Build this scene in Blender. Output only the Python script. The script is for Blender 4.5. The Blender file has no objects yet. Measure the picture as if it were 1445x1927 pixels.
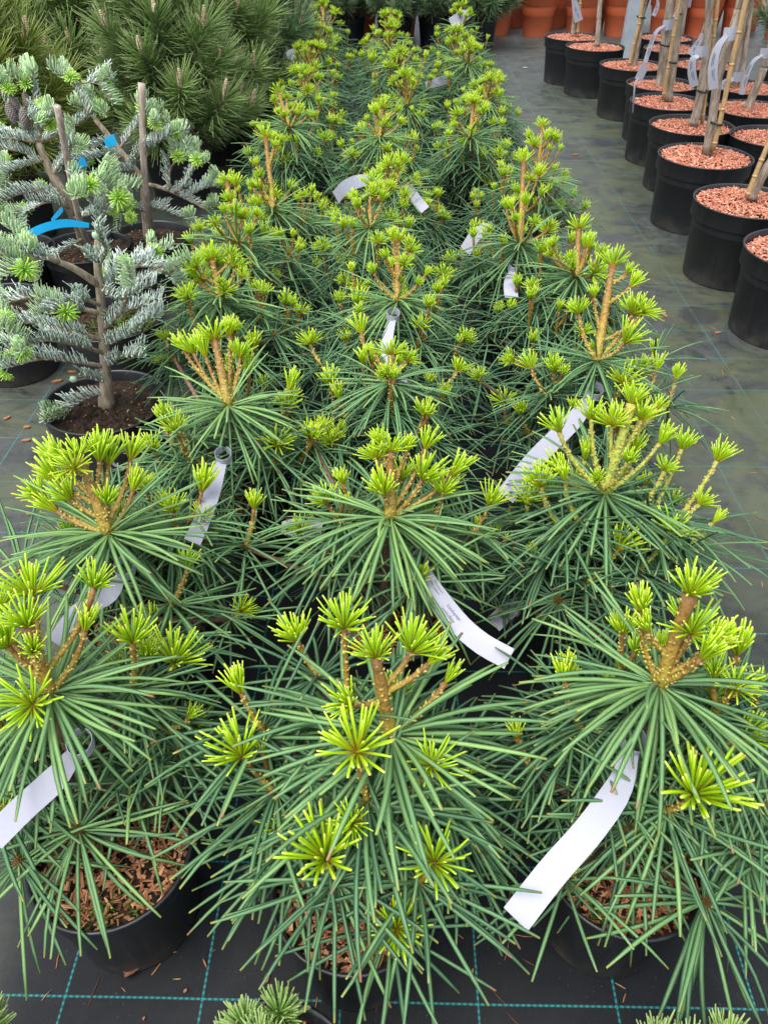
import bpy, math, random
import numpy as np
from mathutils import Matrix, Vector

SC = bpy.context.scene
COL = SC.collection
rng = np.random.default_rng(11)
random.seed(11)
R_ = math.radians
CAM_H = 1.58

# ------------------------------------------------------------------ camera
def cam_axes(pitch, yaw, roll):
    p, y, r = R_(pitch), R_(yaw), R_(roll)
    f = np.array([math.sin(y)*math.cos(p), math.cos(y)*math.cos(p), -math.sin(p)])
    rt = np.array([math.cos(y), -math.sin(y), 0.0])
    up = np.cross(rt, f)
    return rt*math.cos(r)+up*math.sin(r), -rt*math.sin(r)+up*math.cos(r), f
CR, CU, CF = cam_axes(40.38, -0.5325, 0.5032)
cd = bpy.data.cameras.new('camera'); cam = bpy.data.objects.new('camera', cd); COL.objects.link(cam)
cd.sensor_fit = 'VERTICAL'; cd.sensor_height = 36; cd.lens = 1448/1927*36
cd.clip_start = 0.02; cd.clip_end = 400
M = Matrix.Identity(4)
for i in range(3):
    M[i][0], M[i][1], M[i][2] = CR[i], CU[i], -CF[i]
M[2][3] = CAM_H
cam.matrix_world = M
SC.camera = cam

# ------------------------------------------------------------------ world, sun, exposure
SUN_EL, SUN_AZ = 66.0, 218.0          # azimuth measured from +y towards +x
w = bpy.data.worlds.new('World'); SC.world = w; w.use_nodes = True
nt = w.node_tree; nt.nodes.clear()
sky = nt.nodes.new('ShaderNodeTexSky'); sky.sky_type = 'NISHITA'; sky.sun_disc = False
sky.sun_elevation = R_(SUN_EL); sky.sun_rotation = R_(SUN_AZ)
sky.air_density = 1.0; sky.dust_density = 4.0; sky.ozone_density = 1.0
hs = nt.nodes.new('ShaderNodeHueSaturation'); hs.inputs['Saturation'].default_value = 0.42
bg = nt.nodes.new('ShaderNodeBackground'); bg.inputs['Strength'].default_value = 0.15
wo = nt.nodes.new('ShaderNodeOutputWorld')
nt.links.new(sky.outputs[0], hs.inputs['Color']); nt.links.new(hs.outputs[0], bg.inputs['Color']); nt.links.new(bg.outputs[0], wo.inputs[0])
sd = bpy.data.lights.new('sun', 'SUN'); sd.energy = 0.9; sd.angle = R_(40); sd.color = (1, 0.98, 0.95)
sun = bpy.data.objects.new('sun', sd); COL.objects.link(sun)
sdir = Vector((math.sin(R_(SUN_AZ))*math.cos(R_(SUN_EL)), math.cos(R_(SUN_AZ))*math.cos(R_(SUN_EL)), math.sin(R_(SUN_EL))))
sun.rotation_euler = sdir.to_track_quat('Z', 'Y').to_euler(); sun.location = sdir*20
vs = SC.view_settings; vs.view_transform = 'Standard'; vs.look = 'None'; vs.gamma = 1; vs.use_curve_mapping = False
vs.exposure = 1.30
SC.cycles.max_bounces = 6; SC.cycles.diffuse_bounces = 4; SC.cycles.glossy_bounces = 2; SC.cycles.transmission_bounces = 3; SC.cycles.transparent_max_bounces = 4

# survey: where a sight line through the photograph meets a height or a depth in the yard
def _ray(px, py): return CR*(px-722.5)/1448 + CU*(963.5-py)/1448 + CF
def atz(px, py, z):
    d = _ray(px, py); return np.array([0, 0, CAM_H]) + d*((z-CAM_H)/d[2])
def aty(px, py, Y):
    d = _ray(px, py); return np.array([0, 0, CAM_H]) + d*(Y/d[1])

# ------------------------------------------------------------------ materials
class NB:
    def __init__(s, name):
        s.m = bpy.data.materials.new(name); s.m.use_nodes = True; s.t = s.m.node_tree; s.t.nodes.clear()
        s.out = s.n('ShaderNodeOutputMaterial')
    def n(s, k, **kw):
        x = s.t.nodes.new(k)
        for a, b in kw.items(): setattr(x, a, b)
        return x
    def set(s, sock, v):
        if hasattr(v, 'is_linked') or hasattr(v, 'links'): s.t.links.new(v, sock)
        elif isinstance(v, (tuple, list)) and len(v) == 3 and sock.type == 'RGBA': sock.default_value = (*v, 1)
        else: sock.default_value = v
    def math(s, op, a, b=None, c=None, clamp=False):
        x = s.n('ShaderNodeMath', operation=op, use_clamp=clamp)
        s.set(x.inputs[0], a)
        if b is not None: s.set(x.inputs[1], b)
        if c is not None: s.set(x.inputs[2], c)
        return x.outputs[0]
    def mix(s, f, a, b, mode='MIX'):
        x = s.n('ShaderNodeMix', data_type='RGBA', blend_type=mode)
        s.set(x.inputs[0], f); s.set(x.inputs[6], a); s.set(x.inputs[7], b); return x.outputs[2]
    def ramp(s, f, stops, interp='LINEAR'):
        x = s.n('ShaderNodeValToRGB'); x.color_ramp.interpolation = interp
        e = x.color_ramp.elements
        while len(e) < len(stops): e.new(0.5)
        for el, (p, c) in zip(e, stops): el.position = p; el.color = (*c, 1) if len(c) == 3 else c
        s.set(x.inputs[0], f); return x.outputs[0]
    def sm(s, v, a, b):
        x = s.n('ShaderNodeMapRange', interpolation_type='SMOOTHSTEP')
        s.set(x.inputs[0], v); x.inputs[1].default_value = a; x.inputs[2].default_value = b; return x.outputs[0]
    def noise(s, scale, detail=3, rough=0.5, vec=None, dist=0.0):
        x = s.n('ShaderNodeTexNoise'); x.inputs['Scale'].default_value = scale; x.inputs['Detail'].default_value = detail
        x.inputs['Roughness'].default_value = rough; x.inputs['Distortion'].default_value = dist
        if vec is not None: s.t.links.new(vec, x.inputs['Vector'])
        return x.outputs['Fac']
    def obj(s): return s.n('ShaderNodeTexCoord').outputs['Object']
    def nd(s):
        a = s.n('ShaderNodeAttribute', attribute_name='nd'); x = s.n('ShaderNodeSeparateXYZ')
        s.t.links.new(a.outputs['Vector'], x.inputs[0]); return x.outputs
    def oinfo(s): return s.n('ShaderNodeObjectInfo').outputs
    def bump(s, h, strength=0.3, dist=0.01):
        x = s.n('ShaderNodeBump'); x.inputs['Strength'].default_value = strength; x.inputs['Distance'].default_value = dist
        s.t.links.new(h, x.inputs['Height']); return x.outputs[0]
    def bsdf(s, col, rough=0.5, spec=0.5, normal=None, trans=0.0, tcol=None, metal=0.0):
        b = s.n('ShaderNodeBsdfPrincipled'); s.set(b.inputs['Base Color'], col); s.set(b.inputs['Roughness'], rough)
        s.set(b.inputs['Specular IOR Level'], spec); s.set(b.inputs['Metallic'], metal)
        if normal is not None: s.t.links.new(normal, b.inputs['Normal'])
        o = b.outputs[0]
        if trans > 0:
            t = s.n('ShaderNodeBsdfTranslucent'); s.set(t.inputs['Color'], tcol if tcol is not None else col)
            mx = s.n('ShaderNodeMixShader'); mx.inputs[0].default_value = trans
            s.t.links.new(o, mx.inputs[1]); s.t.links.new(t.outputs[0], mx.inputs[2]); o = mx.outputs[0]
        s.t.links.new(o, s.out.inputs[0]); return s.m

def m_needle():
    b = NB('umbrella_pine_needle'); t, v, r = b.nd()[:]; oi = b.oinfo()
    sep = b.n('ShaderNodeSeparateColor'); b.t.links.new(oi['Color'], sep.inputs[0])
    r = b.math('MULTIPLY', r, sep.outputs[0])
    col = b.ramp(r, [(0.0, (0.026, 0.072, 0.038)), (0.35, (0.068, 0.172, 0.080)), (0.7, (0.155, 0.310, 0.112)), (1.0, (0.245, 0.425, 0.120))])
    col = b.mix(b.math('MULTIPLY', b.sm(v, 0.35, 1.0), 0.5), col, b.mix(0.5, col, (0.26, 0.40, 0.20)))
    fr = b.math('FRACT', b.math('MULTIPLY', r, 37.7))
    tip = b.math('MULTIPLY', b.sm(t, 0.91, 1.0), b.math('MULTIPLY_ADD', fr, 0.7, 0.2))
    tipc = b.mix(b.math('GREATER_THAN', fr, 0.93), (0.36, 0.36, 0.07), (0.34, 0.15, 0.09))
    col = b.mix(tip, col, tipc)
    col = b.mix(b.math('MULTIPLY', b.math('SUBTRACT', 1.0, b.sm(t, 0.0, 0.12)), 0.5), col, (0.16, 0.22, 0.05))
    return b.bsdf(col, 0.44, 0.30, trans=0.25)
def m_tuft():
    b = NB('young_yellow_needle'); t, v, r = b.nd()[:]; rnd = b.oinfo()['Random']
    col = b.ramp(t, [(0.0, (0.38, 0.26, 0.015)), (0.22, (0.48, 0.46, 0.012)), (0.55, (0.42, 0.62, 0.008)), (0.88, (0.49, 0.69, 0.014)), (1.0, (0.66, 0.66, 0.14))])
    g = b.ramp(t, [(0.0, (0.26, 0.25, 0.012)), (0.3, (0.26, 0.48, 0.010)), (0.88, (0.36, 0.60, 0.013)), (1.0, (0.55, 0.62, 0.12))])
    f = b.math('MULTIPLY', b.math('ADD', rnd, b.math('MULTIPLY', r, 0.7)), 0.52)
    col = b.mix(f, col, g)
    return b.bsdf(col, 0.42, 0.4, trans=0.30)
def m_shoot(name, a, bb, c):
    b = NB(name); t, v, r = b.nd()[:]; o = b.obj()
    col = b.ramp(t, [(0.0, a), (0.45, bb), (1.0, c)])
    n = b.noise(140, 3, vec=o)
    col = b.mix(b.sm(n, 0.45, 0.7), col, b.mix(0.7, col, (0.09, 0.045, 0.012)))
    return b.bsdf(col, 0.5, 0.4, normal=b.bump(n, 0.8, 0.004))
def m_simple(name, col, rough=0.5, spec=0.5, nscale=30, amount=0.25, dark=None, bump=0.0, trans=0.0):
    b = NB(name); o = b.obj(); n = b.noise(nscale, 4, 0.6, o)
    c = b.mix(b.math('MULTIPLY', b.sm(n, 0.35, 0.7), amount), col, dark if dark else tuple(x*0.45 for x in col))
    return b.bsdf(c, rough, spec, normal=b.bump(n, bump, 0.004) if bump else None, trans=trans)
def m_bark(name, a, c, scale=60):
    b = NB(name); o = b.obj(); mp = b.n('ShaderNodeMapping'); mp.inputs['Scale'].default_value = (1, 1, 0.22); b.t.links.new(o, mp.inputs[0])
    n = b.noise(scale, 5, 0.65, mp.outputs[0]); k = b.noise(scale*0.3, 2, 0.5, o)
    col = b.mix(b.sm(n, 0.35, 0.65), a, c); col = b.mix(b.math('MULTIPLY', b.sm(k, 0.5, 0.7), 0.4), col, (0.20, 0.19, 0.15))
    return b.bsdf(col, 0.85, 0.2, normal=b.bump(n, 0.7, 0.006))
def m_pot(name, base, dust, rough, lo=0.0, hi=0.09):
    b = NB(name); o = b.obj(); sx = b.n('ShaderNodeSeparateXYZ'); b.t.links.new(o, sx.inputs[0])
    n = b.noise(14, 5, 0.65, o); mp = b.n('ShaderNodeMapping'); mp.inputs['Scale'].default_value = (1, 1, 0.12); b.t.links.new(o, mp.inputs[0])
    st = b.noise(40, 3, 0.6, mp.outputs[0])
    low = b.math('SUBTRACT', 1.0, b.sm(sx.outputs[2], lo, hi))
    f = b.math('ADD', b.math('MULTIPLY', low, b.sm(n, 0.35, 0.7)), b.math('MULTIPLY', b.sm(st, 0.45, 0.8), 0.38), clamp=True)
    col = b.mix(f, base, dust)
    rr = b.math('MULTIPLY_ADD', f, 0.3, rough)
    return b.bsdf(col, rr, 0.5, normal=b.bump(n, 0.08, 0.004))
def m_chip(name, stops):
    b = NB(name); t, v, r = b.nd()[:]; o = b.obj(); n = b.noise(120, 3, vec=o)
    col = b.ramp(r, stops); col = b.mix(b.math('MULTIPLY', b.sm(n, 0.4, 0.75), 0.35), col, (0.05, 0.02, 0.012))
    return b.bsdf(col, 0.85, 0.2, normal=b.bump(n, 0.5, 0.003))
def m_ground():
    b = NB('woven_ground_cover'); o = b.obj(); sx = b.n('ShaderNodeSeparateXYZ'); b.t.links.new(o, sx.inputs[0]); X, Y = sx.outputs[0], sx.outputs[1]
    g = 0.2498
    wob = b.math('MULTIPLY', b.math('SUBTRACT', b.noise(2.2, 2, 0.5, o), 0.5), 0.006)
    seam = b.math('GREATER_THAN', X, 0.742)
    def lines(c, off_a, off_b, other, wd):
        off = b.math('MULTIPLY_ADD', seam, off_b-off_a, off_a)
        u = b.math('DIVIDE', b.math('SUBTRACT', b.math('ADD', c, wob), off), g)
        d = b.math('MULTIPLY', b.math('ABSOLUTE', b.math('SUBTRACT', u, b.math('ROUND', u))), g)
        # two twisted threads: dashes that step from side to side
        s = b.math('SINE', b.math('MULTIPLY', other, 2*math.pi/0.0105))
        wv = b.math('MULTIPLY_ADD', s, 0.0009, wd)
        return b.math('MULTIPLY', b.math('SUBTRACT', 1.0, b.sm(d, 0.0008, 0.0028)), b.math('MULTIPLY_ADD', b.sm(s, -0.5, 0.3), 0.65, 0.35))
    lx = lines(X, 0.174, 0.873, Y, 0.003); ly = lines(Y, 0.4865, 0.3768, X, 0.003)
    ln = b.math('MAXIMUM', lx, ly)
    rib = b.n('ShaderNodeTexWave', wave_type='BANDS', bands_direction='X'); rib.inputs['Scale'].default_value = 62; rib.inputs['Distortion'].default_value = 0.6; rib.inputs['Detail'].default_value = 1
    b.t.links.new(o, rib.inputs['Vector'])
    wv2 = b.n('ShaderNodeTexWave', wave_type='BANDS', bands_direction='Y'); wv2.inputs['Scale'].default_value = 75; wv2.inputs['Distortion'].default_value = 0.8
    b.t.links.new(o, wv2.inputs['Vector'])
    wvf = b.math('MULTIPLY', rib.outputs['Fac'], b.math('MULTIPLY_ADD', wv2.outputs['Fac'], 0.25, 0.75))
    fine = b.noise(90, 4, 0.65, o)
    col = b.mix(b.math('MULTIPLY', wvf, b.math('MULTIPLY_ADD', fine, 0.7, 0.3)), (0.0040, 0.0050, 0.0070), (0.0105, 0.0130, 0.0185))
    # grey dust, green algae and brown dirt that lie on the fabric, mostly in the two aisles
    ais = b.math('MAXIMUM', b.math('MULTIPLY', b.sm(X, 0.75, 1.0), b.sm(Y, 0.6, 2.2)), b.math('SUBTRACT', 1.0, b.sm(X, -0.95, -0.62)))
    mp = b.n('ShaderNodeMapping'); mp.inputs['Scale'].default_value = (0.85, 1.25, 1); b.t.links.new(o, mp.inputs[0])
    dn = b.noise(2.6, 8, 0.72, mp.outputs[0], 0.9); dn2 = b.noise(6.5, 8, 0.78, o, 0.9)
    dust = b.math('MULTIPLY', b.sm(dn2, 0.22, 0.66), b.math('MULTIPLY_ADD', ais, 0.66, 0.04))
    col = b.mix(dust, col, (0.080, 0.089, 0.082))
    alg = b.math('MULTIPLY', b.math('MULTIPLY', b.sm(dn, 0.40, 0.58), b.math('MULTIPLY_ADD', ais, 0.62, 0.04)), b.math('SUBTRACT', 1.0, b.math('MULTIPLY', b.sm(Y, 6.2, 8.5), 0.75)))
    col = b.mix(alg, col, b.mix(dn2, (0.050, 0.062, 0.026), (0.105, 0.120, 0.062)))
    br = b.math('MULTIPLY', b.sm(b.noise(3.3, 7, 0.75, o, 0.8), 0.55, 0.72), 0.30)
    col = b.mix(br, col, (0.050, 0.042, 0.030))
    vo = b.n('ShaderNodeTexVoronoi'); vo.inputs['Scale'].default_value = 1.9; b.t.links.new(o, vo.inputs['Vector'])
    rg = b.math('MULTIPLY', b.math('SUBTRACT', 1.0, b.sm(b.math('ADD', vo.outputs['Distance'], b.math('MULTIPLY', dn2, 0.12)), 0.20, 0.27)), b.math('MULTIPLY', ais, 0.7))
    col = b.mix(rg, col, (0.026, 0.028, 0.032))
    lf = b.math('MULTIPLY', ln, b.math('SUBTRACT', 0.95, b.math('MULTIPLY', b.math('ADD', alg, b.math('MULTIPLY', dust, 0.40)), 0.80)), clamp=True)
    col = b.mix(b.math('MULTIPLY', lf, 0.75), col, (0.028, 0.27, 0.27))
    sp = b.noise(230, 2, 0.5, o); col = b.mix(b.math('MULTIPLY', b.sm(sp, 0.70, 0.76), 0.55), col, (0.20, 0.18, 0.15))
    h = b.math('ADD', b.math('MULTIPLY', wvf, 0.6), b.math('MULTIPLY', fine, 0.4))
    rough = b.math('MULTIPLY_ADD', dn2, 0.30, 0.33)
    return b.bsdf(col, rough, b.math('MULTIPLY_ADD', ais, 0.25, 0.22), normal=b.bump(h, 0.16, 0.002))
def m_soil():
    b = NB('potting_soil'); o = b.obj(); n = b.noise(60, 6, 0.75, o); k = b.noise(9, 3, 0.5, o)
    col = b.mix(b.sm(n, 0.35, 0.7), (0.010, 0.007, 0.005), (0.055, 0.035, 0.022)); col = b.mix(b.math('MULTIPLY', b.sm(k, 0.55, 0.7), 0.35), col, (0.035, 0.045, 0.010))
    return b.bsdf(col, 0.9, 0.2, normal=b.bump(n, 0.9, 0.01))
def m_fir(name, top, under, tipc):
    b = NB(name); t, v, r = b.nd()[:]
    col = b.mix(b.sm(v, 0.12, 0.5), top, under); col = b.mix(b.math('MULTIPLY', r, 0.2), col, b.mix(0.5, col, (0.05, 0.11, 0.04)))
    col = b.mix(b.math('MULTIPLY', b.sm(t, 0.6, 1.0), 0.5), col, tipc)
    return b.bsdf(col, 0.45, 0.4, trans=0.25)
def m_bpine(name, a, c):
    b = NB(name); t, v, r = b.nd()[:]; rnd = b.oinfo()['Random']
    col = b.mix(b.math('MULTIPLY', b.math('ADD', r, rnd), 0.5), a, c); col = b.mix(b.math('MULTIPLY', b.sm(t, 0.55, 1.0), 0.5), col, (0.30, 0.34, 0.15))
    return b.bsdf(col, 0.40, 0.45, trans=0.35)
def m_tag():
    b = NB('white_plastic_tag'); o = b.obj(); n = b.noise(25, 3, 0.5, o)
    return b.bsdf(b.mix(b.math('MULTIPLY', n, 0.25), (0.37, 0.38, 0.445), (0.31, 0.32, 0.385)), 0.45, 0.4, trans=0.12)
def m_cane(name, a, c, s=18):
    b = NB(name); t, v, r = b.nd()[:]; o = b.obj(); mp = b.n('ShaderNodeMapping'); mp.inputs['Scale'].default_value = (1, 1, 0.06); b.t.links.new(o, mp.inputs[0])
    n = b.noise(s*8, 4, 0.6, mp.outputs[0]); k = b.noise(s, 3, 0.5, o)
    col = b.mix(b.sm(n, 0.3, 0.7), a, c); col = b.mix(b.math('MULTIPLY', b.sm(k, 0.5, 0.75), 0.5), col, (0.10, 0.075, 0.05))
    return b.bsdf(col, 0.6, 0.35, normal=b.bump(n, 0.3, 0.002))

MAT = dict(
    needle=m_needle(), tuft=m_tuft(),
    shoot=m_shoot('golden_shoot', (0.29, 0.235, 0.028), (0.29, 0.175, 0.030), (0.19, 0.090, 0.028)),
    shoot_g=m_shoot('yellow_green_shoot', (0.27, 0.32, 0.035), (0.30, 0.36, 0.045), (0.33, 0.31, 0.06)),
    dot=m_simple('pale_yellow_wart', (0.40, 0.34, 0.08), 0.5, 0.4, 60, 0.3),
    bark=m_bark('reddish_pine_bark', (0.10, 0.052, 0.034), (0.22, 0.125, 0.088), 90),
    fbark=m_bark('pale_fir_bark', (0.16, 0.125, 0.085), (0.36, 0.30, 0.22), 70),
    tbark=m_bark('grey_tree_bark', (0.17, 0.135, 0.10), (0.40, 0.33, 0.26), 45),
    pbark=m_bark('dark_pine_bark', (0.05, 0.036, 0.028), (0.15, 0.11, 0.09), 80),
    pot=m_pot('black_plastic_pot', (0.0105, 0.0125, 0.016), (0.055, 0.048, 0.036), 0.38),
    bigpot=m_pot('matt_black_plastic_pot', (0.0125, 0.014, 0.0175), (0.055, 0.052, 0.045), 0.48, 0.0, 0.12),
    terra=m_pot('terracotta_plastic_pot', (0.54, 0.120, 0.045), (0.40, 0.11, 0.05), 0.45),
    chip=m_chip('brown_bark_chip', [(0.0, (0.12, 0.050, 0.024)), (0.35, (0.28, 0.12, 0.055)), (0.7, (0.42, 0.20, 0.095)), (1.0, (0.55, 0.32, 0.17))]),
    redchip=m_chip('salmon_red_bark_mulch', [(0.0, (0.30, 0.095, 0.056)), (0.4, (0.50, 0.190, 0.118)), (0.8, (0.58, 0.262, 0.172)), (1.0, (0.68, 0.40, 0.28))]),
    ground=m_ground(), soil=m_soil(),
    fir=m_fir('silver_fir_needle', (0.050, 0.16, 0.045), (0.82, 0.93, 0.86), (0.80, 0.92, 0.80)),
    fir_y=m_fir('mint_young_fir_needle', (0.36, 0.58, 0.20), (0.70, 0.84, 0.66), (0.52, 0.74, 0.30)),
    fir_l=m_fir('lime_young_fir_needle', (0.34, 0.64, 0.045), (0.50, 0.76, 0.15), (0.54, 0.78, 0.13)),
    budm=m_simple('pale_mint_bud', (0.44, 0.60, 0.42), 0.5, 0.4, 80, 0.3),
    cone=m_simple('purple_grey_cone', (0.20, 0.155, 0.17), 0.6, 0.3, 90, 0.5, (0.22, 0.24, 0.12)),
    bpine=m_bpine('black_pine_needle', (0.17, 0.29, 0.08), (0.32, 0.46, 0.15)),
    bpine_d=m_bpine('dark_pine_needle', (0.105, 0.21, 0.10), (0.20, 0.34, 0.15)),
    bpine_y=m_bpine('yellowish_pine_needle', (0.17, 0.26, 0.035), (0.34, 0.42, 0.075)),
    candle=m_simple('pine_candle', (0.62, 0.52, 0.38), 0.7, 0.3, 60, 0.7, (0.24, 0.12, 0.06)),
    tag=m_tag(), ink=m_simple('grey_ink', (0.10, 0.10, 0.13), 0.6, 0.2),
    blue=m_simple('bright_blue_tape', (0.004, 0.40, 0.74), 0.4, 0.4, 20, 0.1, trans=0.25),
    stake=m_cane('weathered_stake', (0.24, 0.185, 0.15), (0.46, 0.38, 0.32)),
    cane=m_cane('bamboo_cane', (0.34, 0.21, 0.09), (0.48, 0.32, 0.15)),
    tie=m_simple('black_rubber_tie', (0.012, 0.012, 0.013), 0.5, 0.4),
    steel=m_simple('galvanised_steel', (0.36, 0.40, 0.44), 0.42, 0.5, 9, 0.4, (0.20, 0.24, 0.28)),
    leaf=m_simple('dry_brown_leaf', (0.20, 0.095, 0.055), 0.7, 0.3, 40, 0.6, bump=0.5, trans=0.1),
    moss=m_simple('moss_and_weed', (0.07, 0.14, 0.015), 0.7, 0.2, 60, 0.5),
    crown=m_simple('broad_leaf', (0.05, 0.11, 0.025), 0.5, 0.4, 8, 0.5),
    stone=m_simple('pebble', (0.25, 0.24, 0.22), 0.8, 0.2),
)

# ------------------------------------------------------------------ mesh building
class MB:
    def __init__(s): s.V = []; s.Q = []; s.T = []; s.ND = []; s.n = 0
    def add(s, V, Q=None, T=None, nd=None, mat=0):
        V = np.asarray(V, float).reshape(-1, 3)
        if Q is not None and len(Q): s.Q.append((np.asarray(Q, int)+s.n, mat))
        if T is not None and len(T): s.T.append((np.asarray(T, int)+s.n, mat))
        nd = np.zeros((len(V), 3)) if nd is None else np.broadcast_to(np.asarray(nd, float), (len(V), 3))
        s.V.append(V); s.ND.append(nd); s.n += len(V)
    def mesh(s, name, mats, smooth=True):
        me = bpy.data.meshes.new(name)
        V = np.concatenate(s.V); ND = np.concatenate(s.ND)
        loops = []; starts = []; mi = []; c = 0
        for (F, m), k in [(x, 4) for x in s.Q]+[(x, 3) for x in s.T]:
            loops.append(F.ravel()); n = len(F); starts.append(c+np.arange(n)*k); c += n*k; mi.append(np.full(n, m))
        loops = np.concatenate(loops).astype(np.int32); starts = np.concatenate(starts).astype(np.int32); mi = np.concatenate(mi).astype(np.int32)
        me.vertices.add(len(V)); me.vertices.foreach_set('co', V.astype(np.float32).ravel())
        me.loops.add(len(loops)); me.loops.foreach_set('vertex_index', loops)
        me.polygons.add(len(starts)); me.polygons.foreach_set('loop_start', starts)
        me.polygons.foreach_set('material_index', mi)
        me.polygons.foreach_set('use_smooth', np.full(len(starts), smooth))
        a = me.attributes.new('nd', 'FLOAT_VECTOR', 'POINT'); a.data.foreach_set('vector', ND.astype(np.float32).ravel())
        for m in mats: me.materials.append(m)
        me.update(calc_edges=True); return me

def link(name, me, parent=None, mat4=None, kind=None):
    o = bpy.data.objects.new(name, me); COL.objects.link(o)
    if parent is not None: o.parent = parent
    if mat4 is not None: o.matrix_local = mat4
    if kind: o['kind'] = kind
    return o
def tag(o, label, cat, group=None):
    o['label'] = label; o['category'] = cat
    if group: o['group'] = group
    return o
def thing(name, loc, label, cat, group=None):
    o = bpy.data.objects.new(name, None); COL.objects.link(o); o.location = loc; o.empty_display_size = 0.05
    return tag(o, label, cat, group)

def unit(v): v = np.asarray(v, float); return v/(np.linalg.norm(v, axis=-1, keepdims=True)+1e-12)
def perp(ax):
    ax = unit(ax); h = np.array([1.0, 0, 0]) if abs(ax[0]) < 0.8 else np.array([0, 1.0, 0])
    a = unit(np.cross(ax, h)); return a, np.cross(ax, a)
def frame(pos, z, s=1.0, spin=0.0):
    z = unit(z); a, b = perp(z); x = a*math.cos(spin)+b*math.sin(spin); y = np.cross(z, x)
    m = Matrix.Identity(4)
    for i in range(3): m[i][0], m[i][1], m[i][2], m[i][3] = x[i]*s, y[i]*s, z[i]*s, pos[i]
    return m
def bez(a, b, c, n):
    t = np.linspace(0, 1, n)[:, None]; return (1-t)**2*a+2*t*(1-t)*b+t*t*c
def smooth_path(P, n):
    P = np.asarray(P, float); k = len(P)
    if k == 2: return P[0]+(P[1]-P[0])*np.linspace(0, 1, n)[:, None]
    Q = np.vstack([2*P[0]-P[1], P, 2*P[-1]-P[-2]]); out = []
    for u in np.linspace(0, k-1, n):
        i = min(int(u), k-2); t = u-i; p0, p1, p2, p3 = Q[i:i+4]
        out.append(0.5*((2*p1)+(-p0+p2)*t+(2*p0-5*p1+4*p2-p3)*t*t+(-p0+3*p1-3*p2+p3)*t**3))
    return np.array(out)
def tube(mb, P, rad, sides=8, mat=0, rnd=0.0, cap=True):
    P = np.asarray(P, float); n = len(P); rad = np.broadcast_to(np.asarray(rad, float), (n,))
    T = unit(np.gradient(P, axis=0)); a, b = perp(T[0]); ang = np.linspace(0, 2*np.pi, sides, endpoint=False); V = []; ND = []
    for i in range(n):
        a = unit(a-T[i]*(a@T[i])); b = np.cross(T[i], a)
        V.append(P[i]+rad[i]*(np.cos(ang)[:, None]*a+np.sin(ang)[:, None]*b))
        ND.append(np.stack([np.full(sides, i/(n-1)), ang/6.2832, np.full(sides, rnd)], 1))
    V = np.concatenate(V); ND = np.concatenate(ND); Q = []
    for i in range(n-1):
        for j in range(sides):
            k = (j+1) % sides; Q.append((i*sides+j, i*sides+k, (i+1)*sides+k, (i+1)*sides+j))
    T3 = []
    if cap:
        V = np.vstack([V, P[0], P[-1]]); ND = np.vstack([ND, [0, 0, rnd], [1, 0, rnd]]); c0, c1 = n*sides, n*sides+1
        for j in range(sides):
            k = (j+1) % sides; T3 += [(c0, k, j), (c1, (n-1)*sides+j, (n-1)*sides+k)]
    mb.add(V, Q, T3, ND, mat)
def lathe(mb, prof, seg=40, mat=0, wob=0.0):
    prof = np.asarray(prof, float); n = len(prof); ang = np.linspace(0, 2*np.pi, seg, endpoint=False)
    V = np.stack([prof[:, 0:1]*np.cos(ang), prof[:, 0:1]*np.sin(ang), np.broadcast_to(prof[:, 1:2], (n, seg))], -1).reshape(-1, 3)
    i, j = np.meshgrid(np.arange(n-1), np.arange(seg), indexing='ij'); k = (j+1) % seg
    Q = np.stack([i*seg+j, i*seg+k, (i+1)*seg+k, (i+1)*seg+j], -1).reshape(-1, 4)
    mb.add(V, Q, None, (0, 0, 0), mat)

def needles(mb, P, D, L, wd, th, droop, side, m=5, rnd=0.5, mat=0, g=(0, 0, -1), tipw=0.5, basew=0.55, up=None):
    P = np.asarray(P, float); n = len(P); D = unit(D); g = np.asarray(g, float)
    L = np.broadcast_to(L, (n,))[:, None, None]; wd = np.broadcast_to(wd, (n,)); th = np.broadcast_to(th, (n,))
    U = np.broadcast_to(-g if up is None else up, (n, 3)); U = unit(U-D*(U*D).sum(1, keepdims=True)+1e-6); S = np.cross(D, U)
    s = np.linspace(0, 1, m)[None, :, None]
    dr = np.broadcast_to(droop, (n,))[:, None, None]; sd_ = np.broadcast_to(side, (n,))[:, None, None]
    G = np.broadcast_to(g, (n, 3))
    C = P[:, None]+D[:, None]*L*s+G[:, None]*dr*L*s**2+S[:, None]*sd_*L*s**2
    prof = (basew+(1-basew)*np.minimum(1, s*5))*(1-(1-tipw)*np.clip((s-0.72)/0.28, 0, 1)**1.6)
    W = wd[:, None, None]*prof*0.5; H = th[:, None, None]*prof*0.5
    V = np.stack([C-S[:, None]*W, C+U[:, None]*H, C+S[:, None]*W, C-U[:, None]*H], 2)   # n,m,4,3
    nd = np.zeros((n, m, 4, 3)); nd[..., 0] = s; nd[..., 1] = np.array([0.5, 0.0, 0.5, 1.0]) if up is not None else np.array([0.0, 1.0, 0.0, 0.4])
    nd[..., 2] = np.broadcast_to(rnd, (n,))[:, None, None]
    base = (np.arange(n)*m*4)[:, None, None]; i = np.arange(m-1)[None, :, None]; j = np.arange(4)[None, None, :]; k = (j+1) % 4
    Q = np.stack(np.broadcast_arrays(base+i*4+j, base+i*4+k, base+(i+1)*4+k, base+(i+1)*4+j), -1).reshape(-1, 4)
    e = np.arange(n)*m*4+(m-1)*4; cap = np.stack([e, e+1, e+2, e+3], 1)
    mb.add(V.reshape(-1, 3), np.vstack([Q, cap]), None, nd.reshape(-1, 3), mat)

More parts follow.
